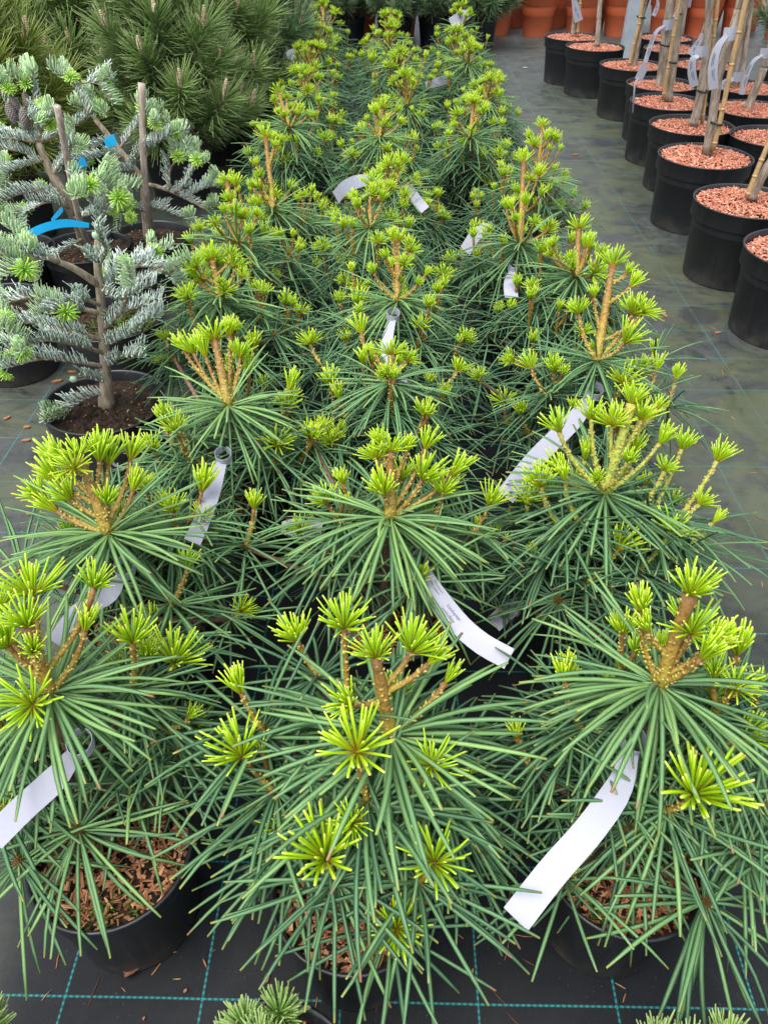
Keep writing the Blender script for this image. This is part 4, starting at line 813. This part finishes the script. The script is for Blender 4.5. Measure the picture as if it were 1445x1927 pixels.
black_pine('dark pine in the last line at the top left', (-3.1, 7.2), 0.85, 0.45, 22, 'd', 8, sc=1.3)

# ------------------------------------------------------------------ terracotta pots along the back
TG = 'terracotta pots along the back'
TL = {-2.1: 'farthest left', -1.55: 'behind the dark pine on the left', -1.0: 'left of the umbrella rows', -0.42: 'behind the far end of the left row', 0.05: 'behind the far end of the centre row', 0.60: 'behind the far end of the right row', 1.16: 'at the left side of the far aisle end', 1.63: 'standing free, left of the white tagged cane', 2.14: 'behind the white tagged cane', 2.60: 'left of the steel post', 3.11: 'right of the steel post', 3.53: 'second to the right of the steel post', 3.97: 'behind the bare stems at the right', 4.45: 'at the right edge in the back'}
for k, (x, pl) in enumerate(TL.items()):
    black_pine(f'dark pine in a terracotta pot {pl}', (x, 10.55+0.06*math.sin(k*2.3)), 0.75, 0.42 if x < 1 else 0.26, 34 if x < 1 else 9, 'd', 20+k, POT_T, SOIL_T, 0.385, 1.25 if x < 1 else 0.8, 'dark pines in terracotta pots along the back', -0.12 if x < 1 else 0.30, 0.3)
RL = ['behind the two pots at the left of the aisle end', 'left of the free standing pot', 'right of the free standing pot', 'just left of the steel post', 'just right of the steel post', 'behind the crooked stem of the fourth black pot', 'behind the thick stem of the third black pot', 'at the right end of the back line']
for k, x in enumerate((0.9, 1.40, 1.93, 2.38, 2.85, 3.33, 3.78, 4.25)):
    t = thing('terracotta_pot', (x, 11.15, 0), 'rear terracotta pot ' + RL[k], 'pot', TG); link('pot', POT_T, t); link('soil', SOIL_T, t, None, 'stuff')
black_pine('bushy blue green pine in a black pot at the top right corner', (3.32, 7.35), 0.55, 0.34, 26, 'd', 60, POT_L, MULCH_L[0], 0.34, 1.0, 'pine at the right')
for k, (x, yy) in enumerate([(-0.52, 9.75), (-0.02, 9.6), (0.42, 9.8), (0.88, 9.65), (-1.05, 9.5)]):
    black_pine('dark pine in a black pot, ' + ['behind the far end of the left row', 'behind the far end of the centre row', 'just left of the far end of the right row', 'just right of the far end of the right row', 'farther left than the far end of the left row'][k], (x, yy), 0.62, 0.36, 34, 'd', 80+k, POT_M, None, 0.245, 1.0, 'dense dark pines before the terracotta pots', -0.02, 0.3)
# steel post
px_, py_ = 2.37, 9.12; m = MB(); w_, th_ = 0.075, 0.012
Vp = [(-w_, -w_*0.5), (w_, -w_*0.5), (w_, w_*0.5), (w_-th_, w_*0.5), (w_-th_, -w_*0.5+th_), (-w_+th_, -w_*0.5+th_), (-w_+th_, w_*0.5), (-w_, w_*0.5)]
V8 = [(x, y, 0.0) for x, y in Vp]+[(x, y, 2.6) for x, y in Vp]; Qp = [(i, (i+1) % 8, 8+(i+1) % 8, 8+i) for i in range(8)]
m.add(V8, Qp+[(8, 9, 12, 13), (13, 14, 15, 8), (9, 10, 11, 12)]); o = link('steel_post', m.mesh('steel_post', [MAT['steel']], False)); o.location = (px_, py_, 0); tag(o, 'grey galvanised steel channel post behind the black pots', 'post')
m = MB(); boxes(m, np.array([[0, 0, 0.004]]), np.eye(3)[None], np.array([[0.11, 0.09, 0.004]]), np.zeros(1)); link('base_plate', m.mesh('base_plate', [MAT['steel']], False), o)

# ------------------------------------------------------------------ bare stemmed trees in big black pots on the right
TREES = 'bare stemmed trees in big black pots with red bark'
def crown(parent, c, seed):
    r_ = np.random.default_rng(seed); m = MB(); n = 260; d = unit(r_.normal(0, 1, (n, 3))); P = c+d*(0.10+0.20*r_.random((n, 1)))*[1, 1, 0.9]
    needles(m, P, unit(d+r_.normal(0, 0.6, (n, 3))), 0.06+0.03*r_.random(n), 0.030, 0.002, 0.4, 0.0, 4, r_.random(n), tipw=0.15, basew=0.3); link('crown', m.mesh('crown', [MAT['crown']]), parent)
def big_pot(label, xy, seed, stems=(), h=0.335, mulch=0):
    t = thing('potted_tree', (xy[0], xy[1], 0), label, 'tree', TREES); ox = np.array([xy[0], xy[1], 0.0])
    link('pot', POT_L, t, Matrix.Rotation(seed*1.3, 4, 'Z')); link('bark_mulch', MULCH_L[mulch], t, Matrix.Rotation(seed*0.7, 4, 'Z'), 'stuff')
    rr = np.random.default_rng(seed)
    for pts, r0 in stems:
        P = [np.asarray(p)-ox for p in pts]; d = P[-1]-P[-2] if len(P) > 2 else P[1]-P[0]; z = P[-1][2]; e = P[-1]+unit(d)*max(0.1, 1.75-z)
        P = smooth_path(P+[e], 26); rad = np.linspace(r0*1.05, r0*0.72, 26)*(1+rr.normal(0, 0.045, 26)); rad[0] *= 1.25; m = MB(); tube(m, P, rad, 11); link('trunk', m.mesh('trunk', [MAT['tbark']]), t); crown(t, e+np.array([0, 0, 0.2]), seed)
    return t
CN = 'bamboo canes holding up the bare stems'
def cane(label, pts, r=0.0115):
    P = [np.asarray(p) for p in pts]; e = P[-1]+unit(P[-1]-P[-2])*max(0.05, (1.55-P[-1][2])); return rod('bamboo_cane', P+[e], r, 'cane', label, 'cane', CN, nodes=5, n=20)
def tie(label, c, r, ax=(0.1, 0, 1)):
    A, B = perp(ax); a = np.linspace(0, 6.2832, 18); P = r*(np.cos(a)[:, None]*A*1.5+np.sin(a)[:, None]*B); m = MB(); tube(m, P, 0.0055, 6, cap=False); m2 = link('rubber_tie', m.mesh('rubber_tie', [MAT['tie']])); m2.location = c
    return tag(m2, label, 'tie', 'black rubber ties round stems and canes')
def yt(Y): return lambda x, y, dy=0.0: aty(x, y, Y+dy)
p = (1.70, 3.13); big_pot('black pot of red bark nearest the camera, cut by the right edge', p, 1, [([(1.80, 3.16, 0.34), (1.84, 3.16, 0.9)], 0.022)], mulch=2)
big_pot('black pot almost wholly outside the right edge, nearest of all', (1.90, 2.56), 2, [([(1.95, 2.58, 0.33), (1.97, 2.58, 0.9)], 0.022)])
y = yt(3.74); big_pot('black pot with a stem leaning out of the right edge, second from the near end', (1.665, 3.73), 3, [([y(1413, 372), y(1432, 335), y(1462, 285), y(1490, 235)], 0.022)])
cane('bamboo cane leaning out of the right edge from the second pot', [y(1404, 372, -0.05), y(1425, 318, -0.05), y(1460, 235, -0.05)])
y = yt(4.45); big_pot('black pot with a thick stem and one bamboo cane, third from the near end', (1.68, 4.45), 4, [([y(1330, 288), y(1341, 215), y(1352, 140), y(1372, 80), y(1388, 20), y(1394, -10)], 0.024)], mulch=1)
cane('bamboo cane tied to the thick stem of the third pot', [y(1341, 283, -0.04), y(1358, 210, -0.05), y(1378, 110, -0.05), y(1403, 0, -0.05)], 0.0125)
tie('black tie low on the stem of the third pot', y(1348, 231, -0.02), 0.030)
y = yt(5.08); big_pot('black pot with a crooked stem on a swollen foot, fourth from the near end', (1.79, 5.09), 5, [([y(1303, 233), y(1312, 205), y(1323, 140), y(1330, 80), y(1334, 0)], 0.026)], mulch=2)
cane('bamboo cane behind the crooked stem of the fourth pot', [y(1320, 233, 0.03), y(1330, 150, 0.03), y(1343, 60, 0.03), y(1350, 0, 0.03)])
tie('black tie on the stem of the fourth pot', y(1321, 171, 0.0), 0.030)
y = yt(5.67); big_pot('black pot with a slim stem and a plastic stick label, fifth from the near end', (1.805, 5.67), 6, [([y(1257, 188), y(1264, 140), y(1273, 80), y(1284, 30), y(1292, -10)], 0.023)])
cane('bamboo cane tied left of the slim stem of the fifth pot', [y(1247, 187, -0.03), y(1256, 130, -0.04), y(1268, 60, -0.04), y(1280, -5, -0.04)])
tie('black tie on the slim stem of the fifth pot', y(1263, 116, -0.02), 0.030)
y = yt(6.2); big_pot('black pot with low bark and a thick brown stem, right behind the fifth pot', (1.90, 6.2), 7, [([y(1241, 168), y(1249, 100), y(1256, 40), y(1262, -10)], 0.034)], mulch=2)
tie('black tie on the thick brown stem behind the fifth pot', y(1251, 84, -0.03), 0.040)
y = yt(6.86); big_pot('black pot with a stem and thin cane crossing, sixth from the near end', (1.84, 6.86), 8, [([y(1191, 128), y(1199, 85), y(1205, 40), y(1212, 5), y(1216, -15)], 0.024)])
cane('thin bamboo cane crossing the stem of the sixth pot', [y(1182, 126, -0.03), y(1192, 85, -0.03), y(1203, 40, -0.03), y(1209, 0, -0.03)], 0.013)
tie('black tie high on the stem of the sixth pot', y(1206, 32, 0), 0.03)
y = yt(7.63); big_pot('black pot with one straight stem, seventh from the near end', (1.70, 7.63), 9, [([y(1123, 86), y(1126, 40), y(1129, -5)], 0.022)])
y = yt(8.1); big_pot('black pot with a tagged cane, farthest in the front line', (1.59, 8.1), 10, [([y(1078, 64), y(1081, 30), y(1084, -5)], 0.022)])
cane('bamboo cane with a white tag in the farthest front pot', [y(1086, 64, -0.02), y(1089, 30, -0.02), y(1092, -5, -0.02)], 0.013)
# second line of pots
y = yt(5.5); big_pot('black pot in the second line with a stem leaning to the right edge', (2.30, 5.5), 11, [([y(1405, 205), y(1422, 165), y(1436, 130), y(1450, 85)], 0.026)], mulch=1)
big_pot('black pot at the right edge between the first and second lines', (2.20, 4.85), 12, [([(2.34, 4.9, 0.33), (2.40, 4.9, 0.9)], 0.022)], mulch=2)
y = yt(6.15); big_pot('black pot in the second line holding two slim grey stems', (2.50, 6.12), 13, [([y(1376, 172), y(1388, 100), y(1402, 30), y(1408, -5)], 0.018), ([y(1390, 172), y(1402, 90), y(1414, 0)], 0.018)])
big_pot('black pot in the second line behind the fourth pot', (2.40, 6.9), 14, [([(2.34, 6.9, 0.33), (2.36, 6.9, 0.9)], 0.02)])
y = yt(7.55); big_pot('black pot in the second line behind the sixth pot', (2.35, 7.55), 15, [([y(1262, 82), y(1270, 40), y(1275, -5)], 0.02)], mulch=1)
y = yt(8.1); big_pot('black pot in the second line, farthest back beside the steel post', (2.42, 8.1), 16, [([y(1246, 72), y(1253, 30), y(1260, -5)], 0.022)])

# tags on the stems
SG = 'white tags round the bare stems'
def lines_on(t, P, W_, N):
    s = np.linalg.norm(np.diff(P, axis=0), axis=1).sum(); m = MB(); T = unit(np.gradient(P, axis=0))
    for r0, f0, f1 in ((-0.007, 0.40, 0.62), (0.0, 0.42, 0.60), (0.006, 0.66, 0.86), (-0.002, 0.68, 0.80)):
        k = 5; u = np.linspace(f0, f1, k); q = np.stack([np.interp(u, np.linspace(0, 1, len(P)), P[:, i]) for i in range(3)], 1); d = np.stack([np.interp(u, np.linspace(0, 1, len(P)), W_[:, i]) for i in range(3)], 1); nn = np.stack([np.interp(u, np.linspace(0, 1, len(P)), N[:, i]) for i in range(3)], 1)
        b = np.stack([q+d*(r0-0.0016)+nn*0.0013, q+d*(r0+0.0016)+nn*0.0013], 1).reshape(-1, 3); m.add(b, [(2*i, 2*i+1, 2*i+3, 2*i+2) for i in range(k-1)])
    link('print', m.mesh('print', [MAT['ink']], False), t)
def stem_tag(label, Y, sq, pts, width=0.036, sw=0.05):
    f = yt(Y-0.06); o = f(*sq); pts = [f(*q) for q in pts]
    t = thing('stem_tag', o, label, 'tag', SG)
    # end flap round the stem, then the hanging strip
    me, *_ = strip_mesh('flap', [np.array([-0.034, 0.012, -0.004]), np.array([0.0, -0.004, 0.0]), np.array([0.034, 0.010, 0.004])], (0, 0, 1), sw, MAT['tag'], 7); link('flap', me, t)
    d = pts[-1]-pts[0]; wd = unit(np.cross(unit(np.array([0, 0, CAM_H])-o), d))
    me, P, W_, N = strip_mesh('strip', [q-o for q in pts], wd, [width*0.45, width*0.8, width, width], MAT['tag'], 14); link('strip', me, t); lines_on(t, P, W_, N)
    return t
stem_tag('white tag hanging in a long curve from the stem of the third pot', 4.45, (1375, 64), [(1367, 66), (1352, 85), (1343, 110), (1340, 140), (1342, 168)], 0.046, 0.058)
stem_tag('white tag folded round the stem of the fourth pot, hanging left', 5.08, (1320, 97), [(1314, 104), (1303, 112), (1301, 135), (1306, 163)], 0.046, 0.056)
stem_tag('white tag bowing out left from the thick brown stem behind the fifth pot', 6.2, (1257, 47), [(1250, 48), (1234, 60), (1222, 90), (1213, 118)], 0.030, 0.06)
stem_tag('white tag bowing out left from the leaning stem at the right edge', 5.5, (1441, 100), [(1434, 103), (1416, 116), (1403, 145), (1394, 178)], 0.030, 0.055)
stem_tag('white tag hanging from the cane of the farthest front pot', 8.1, (1080, -8), [(1078, -5), (1082, 10), (1085, 25), (1089, 40)], 0.07, 0.05)
stem_tag('thin curled white tag on the stem of the sixth pot', 6.86, (1237, -12), [(1236, -5), (1237, 8), (1234, 18), (1229, 30)], 0.03, 0.05)
stem_tag('white tag seen edge on between the fourth and fifth pots', 6.0, (1336, 42), [(1320, 62), (1316, 75), (1308, 88), (1297, 103)], 0.04, 0.03)
stem_tag('white tag on the slim stem of the fifth pot, half behind it', 5.75, (1290, 8), [(1284, 14), (1276, 22), (1272, 30), (1270, 34)], 0.04, 0.04)
stem_tag('white tag low on the two slim grey stems of the second line', 6.15, (1388, 145), [(1380, 148), (1370, 152), (1362, 158), (1358, 168)], 0.05, 0.06)
f = yt(5.42); o = f(1193, 196); t = thing('stick_label', o, 'white plastic stick label standing at the rim of the fifth pot', 'label')
m = MB(); A, B, C = np.zeros(3), f(1194, 158)-o, f(1201, 145)-o; tube(m, [A-np.array([0, 0, 0.05]), B, C], [0.006, 0.006, 0.006], 6); link('stick', m.mesh('stick', [MAT['tag']]), t)
me, P, W_, N = strip_mesh('plate', [f(1200, 150)-o, f(1206, 138)-o, f(1213, 122)-o], unit(np.array([1, 0.1, 0.35])), 0.052, MAT['tag'], 6, 0.003); link('plate', me, t); lines_on(t, P, W_, N)

# ------------------------------------------------------------------ foreground tips and litter
def small_pine(label, c, tips, seed):
    rr = np.random.default_rng(seed); c = np.asarray(c); t = thing('potted_mountain_pine', (c[0], c[1], 0), label, 'pine', 'pine tips at the bottom edge'); ox = np.array([c[0], c[1], 0])
    link('pot', POT_S, t); link('soil', SOIL_S, t, None, 'stuff')
    for tp in tips:
        e = np.asarray(tp)-ox; a = np.array([0, 0, 0.225]); m = MB(); P = bez(a, np.array([e[0]*0.9, e[1]*0.9, 0.26]), e, 8); tube(m, P, np.linspace(0.008, 0.005, 8), 7); b = link('branch', m.mesh('branch', [MAT['pbark']]), t)
        n = 150; s = rr.random(n); th = np.radians(50-25*s+rr.normal(0, 8, n)); az = rr.random(n)*6.2832; D = np.stack([np.sin(th)*np.cos(az), np.sin(th)*np.sin(az), np.cos(th)], 1); Pn = e-np.array([0, 0, 0.055])+np.stack([0*s, 0*s, s*0.055], 1)
        m = MB(); needles(m, Pn, D, 0.050*(0.8+0.3*rr.random(n)), 0.0034, 0.0024, rr.normal(0, 0.06, n), rr.normal(0, 0.06, n), 4, rr.random(n), tipw=0.6); link('needle_brush', m.mesh('needle_brush', [MAT['fp']]), b)
MAT['fp'] = m_bpine('fresh_green_pine_needle', (0.24, 0.44, 0.09), (0.40, 0.60, 0.17))
small_pine('fresh green pine poking up at the bottom edge below the centre pot', (-0.16, 0.27), [Z(460, 1930, 0.36), Z(525, 1905, 0.36), Z(490, 1960, 0.37), Z(430, 1960, 0.34)], 1)
small_pine('green pine tips just showing at the bottom edge right of centre', (0.43, 0.22), [Z(1240, 1966, 0.36), Z(1368, 1956, 0.36), Z(1300, 1980, 0.36)], 2)
small_pine('green pine tip at the bottom left corner', (-0.72, 0.20), [Z(-32, 1920, 0.36), Z(-60, 1900, 0.36)], 3)
# dry leaf
p0, p1 = Z(236, 1840, 0.004), Z(322, 1800, 0.016); m = MB(); n = 12; u = np.linspace(0, 1, n); mid = p0+(p1-p0)*u[:, None]; d = unit(p1-p0); sdv = np.cross([0, 0, 1], d); Vv = []
for lay in (0.0, -0.0012):
    for i in range(n):
        wv = 0.020*math.sin(math.pi*min(1, u[i]*0.9+0.06))**0.7
        for v in np.linspace(-1, 1, 6): Vv.append(mid[i]+sdv*(v*wv+0.022*math.sin(2.6*u[i]))*(1.0)+np.array([0, 0, 0.012+0.013*abs(v)**1.5+0.004*math.sin(9*u[i]+3*v)+lay])-np.array([0, 0, 0.008]))
Qf = []
for i in range(n-1):
    for j in range(5): a = i*6+j; Qf += [(a, a+1, a+7, a+6), (a+n*6, a+n*6+6, a+n*6+7, a+n*6+1)]
Vv = np.array(Vv); oo = p0.copy(); m.add(Vv-oo, Qf); lf = link('dry_leaf', m.mesh('dry_leaf', [MAT['leaf']])); lf.location = oo; tag(lf, 'curled dry brown leaf lying against the front left pot', 'leaf')
def litter(label, px, py, L, wd, ang, mat='chip', name='bark_chip', cat='bark chip', group='bark chips scattered on the ground'):
    m = MB(); r_ = np.random.default_rng(int(px*7+py)); k = 6; a = np.linspace(0, 6.2832, k, endpoint=False); rr_ = 0.75+0.35*r_.random(k)
    top = np.stack([np.cos(a)*L/2*rr_, np.sin(a)*wd/2*rr_, np.full(k, 0.006)], 1); bot = top*[1, 1, 0]+[0, 0, 0.001]; m.add(np.vstack([top, bot]), [(i, (i+1) % k, k+(i+1) % k, k+i) for i in range(k)], [(0, i, i+1) for i in range(1, k-1)], (0, 0, 0.35+0.3*r_.random()))
    o = link(name, m.mesh(name, [MAT[mat]], False)); o.location = Z(px, py, 0.0015); o.rotation_euler = (0, 0, ang); return tag(o, label, cat, group)
for lab, px, py, L, wd, a in [('reddish bark chip on the left ground, upper of the pair beside the fir pot', 52, 805, 0.030, 0.012, 0.1), ('reddish bark chip on the left ground, lower of the pair beside the fir pot', 50, 830, 0.036, 0.012, 0.2), ('long bark chip above the fir pot rim on the left', 110, 718, 0.045, 0.016, 0.4), ('bark chip near the black pot at the top of the left ground', 135, 701, 0.04, 0.013, -0.1),
        ('cluster bark chip near the left edge', 14, 788, 0.035, 0.015, 0.9), ('small bark chip left of the golden shoots', 57, 968, 0.022, 0.01, 0.1), ('bark chip on the aisle beside the right row', 1250, 595, 0.035, 0.010, 2.1), ('bark chip by the pot at the right edge', 1350, 627, 0.035, 0.011, 0.2), ('bark chip far up the aisle', 1082, 292, 0.055, 0.02, 0.2),
        ('tiny pale chip on the front ground below the left pot', 350, 1866, 0.009, 0.005, 0.7), ('thin straw chip between the two front pots', 387, 1816, 0.020, 0.003, -1.0), ('brown crumb between the two front pots', 503, 1842, 0.020, 0.010, 1.2), ('tiny pale chip at the bottom between front pots', 272, 1918, 0.007, 0.004, 1.3), ('brown crumb in front of the right pot', 888, 1832, 0.018, 0.004, 1.4)]:
    litter(lab, px, py, L, wd, a)
r_ = np.random.default_rng(77); m = MB(); n = 420; X_ = np.where(r_.random(n) < 0.6, r_.uniform(-0.9, 0.8, n), r_.uniform(0.75, 1.5, n)); Y_ = 0.35+3.4*r_.random(n)**1.6
aa = r_.random(n)*6.2832; L_ = r_.uniform(0.006, 0.05, n); needles(m, np.stack([X_, Y_, np.full(n, 0.002)], 1), np.stack([np.cos(aa), np.sin(aa), np.full(n, 0.01)], 1), L_, r_.uniform(0.0016, 0.003, n), 0.0014, 0, r_.normal(0, 0.12, n), 3, r_.random(n), tipw=0.6)
o = link('needle_litter', m.mesh('needle_litter', [MAT['chip']]), None, None, 'stuff')
litter('grey pebble far up the aisle', 988, 128, 0.06, 0.05, 0.3, 'stone', 'pebble', 'pebble', None)
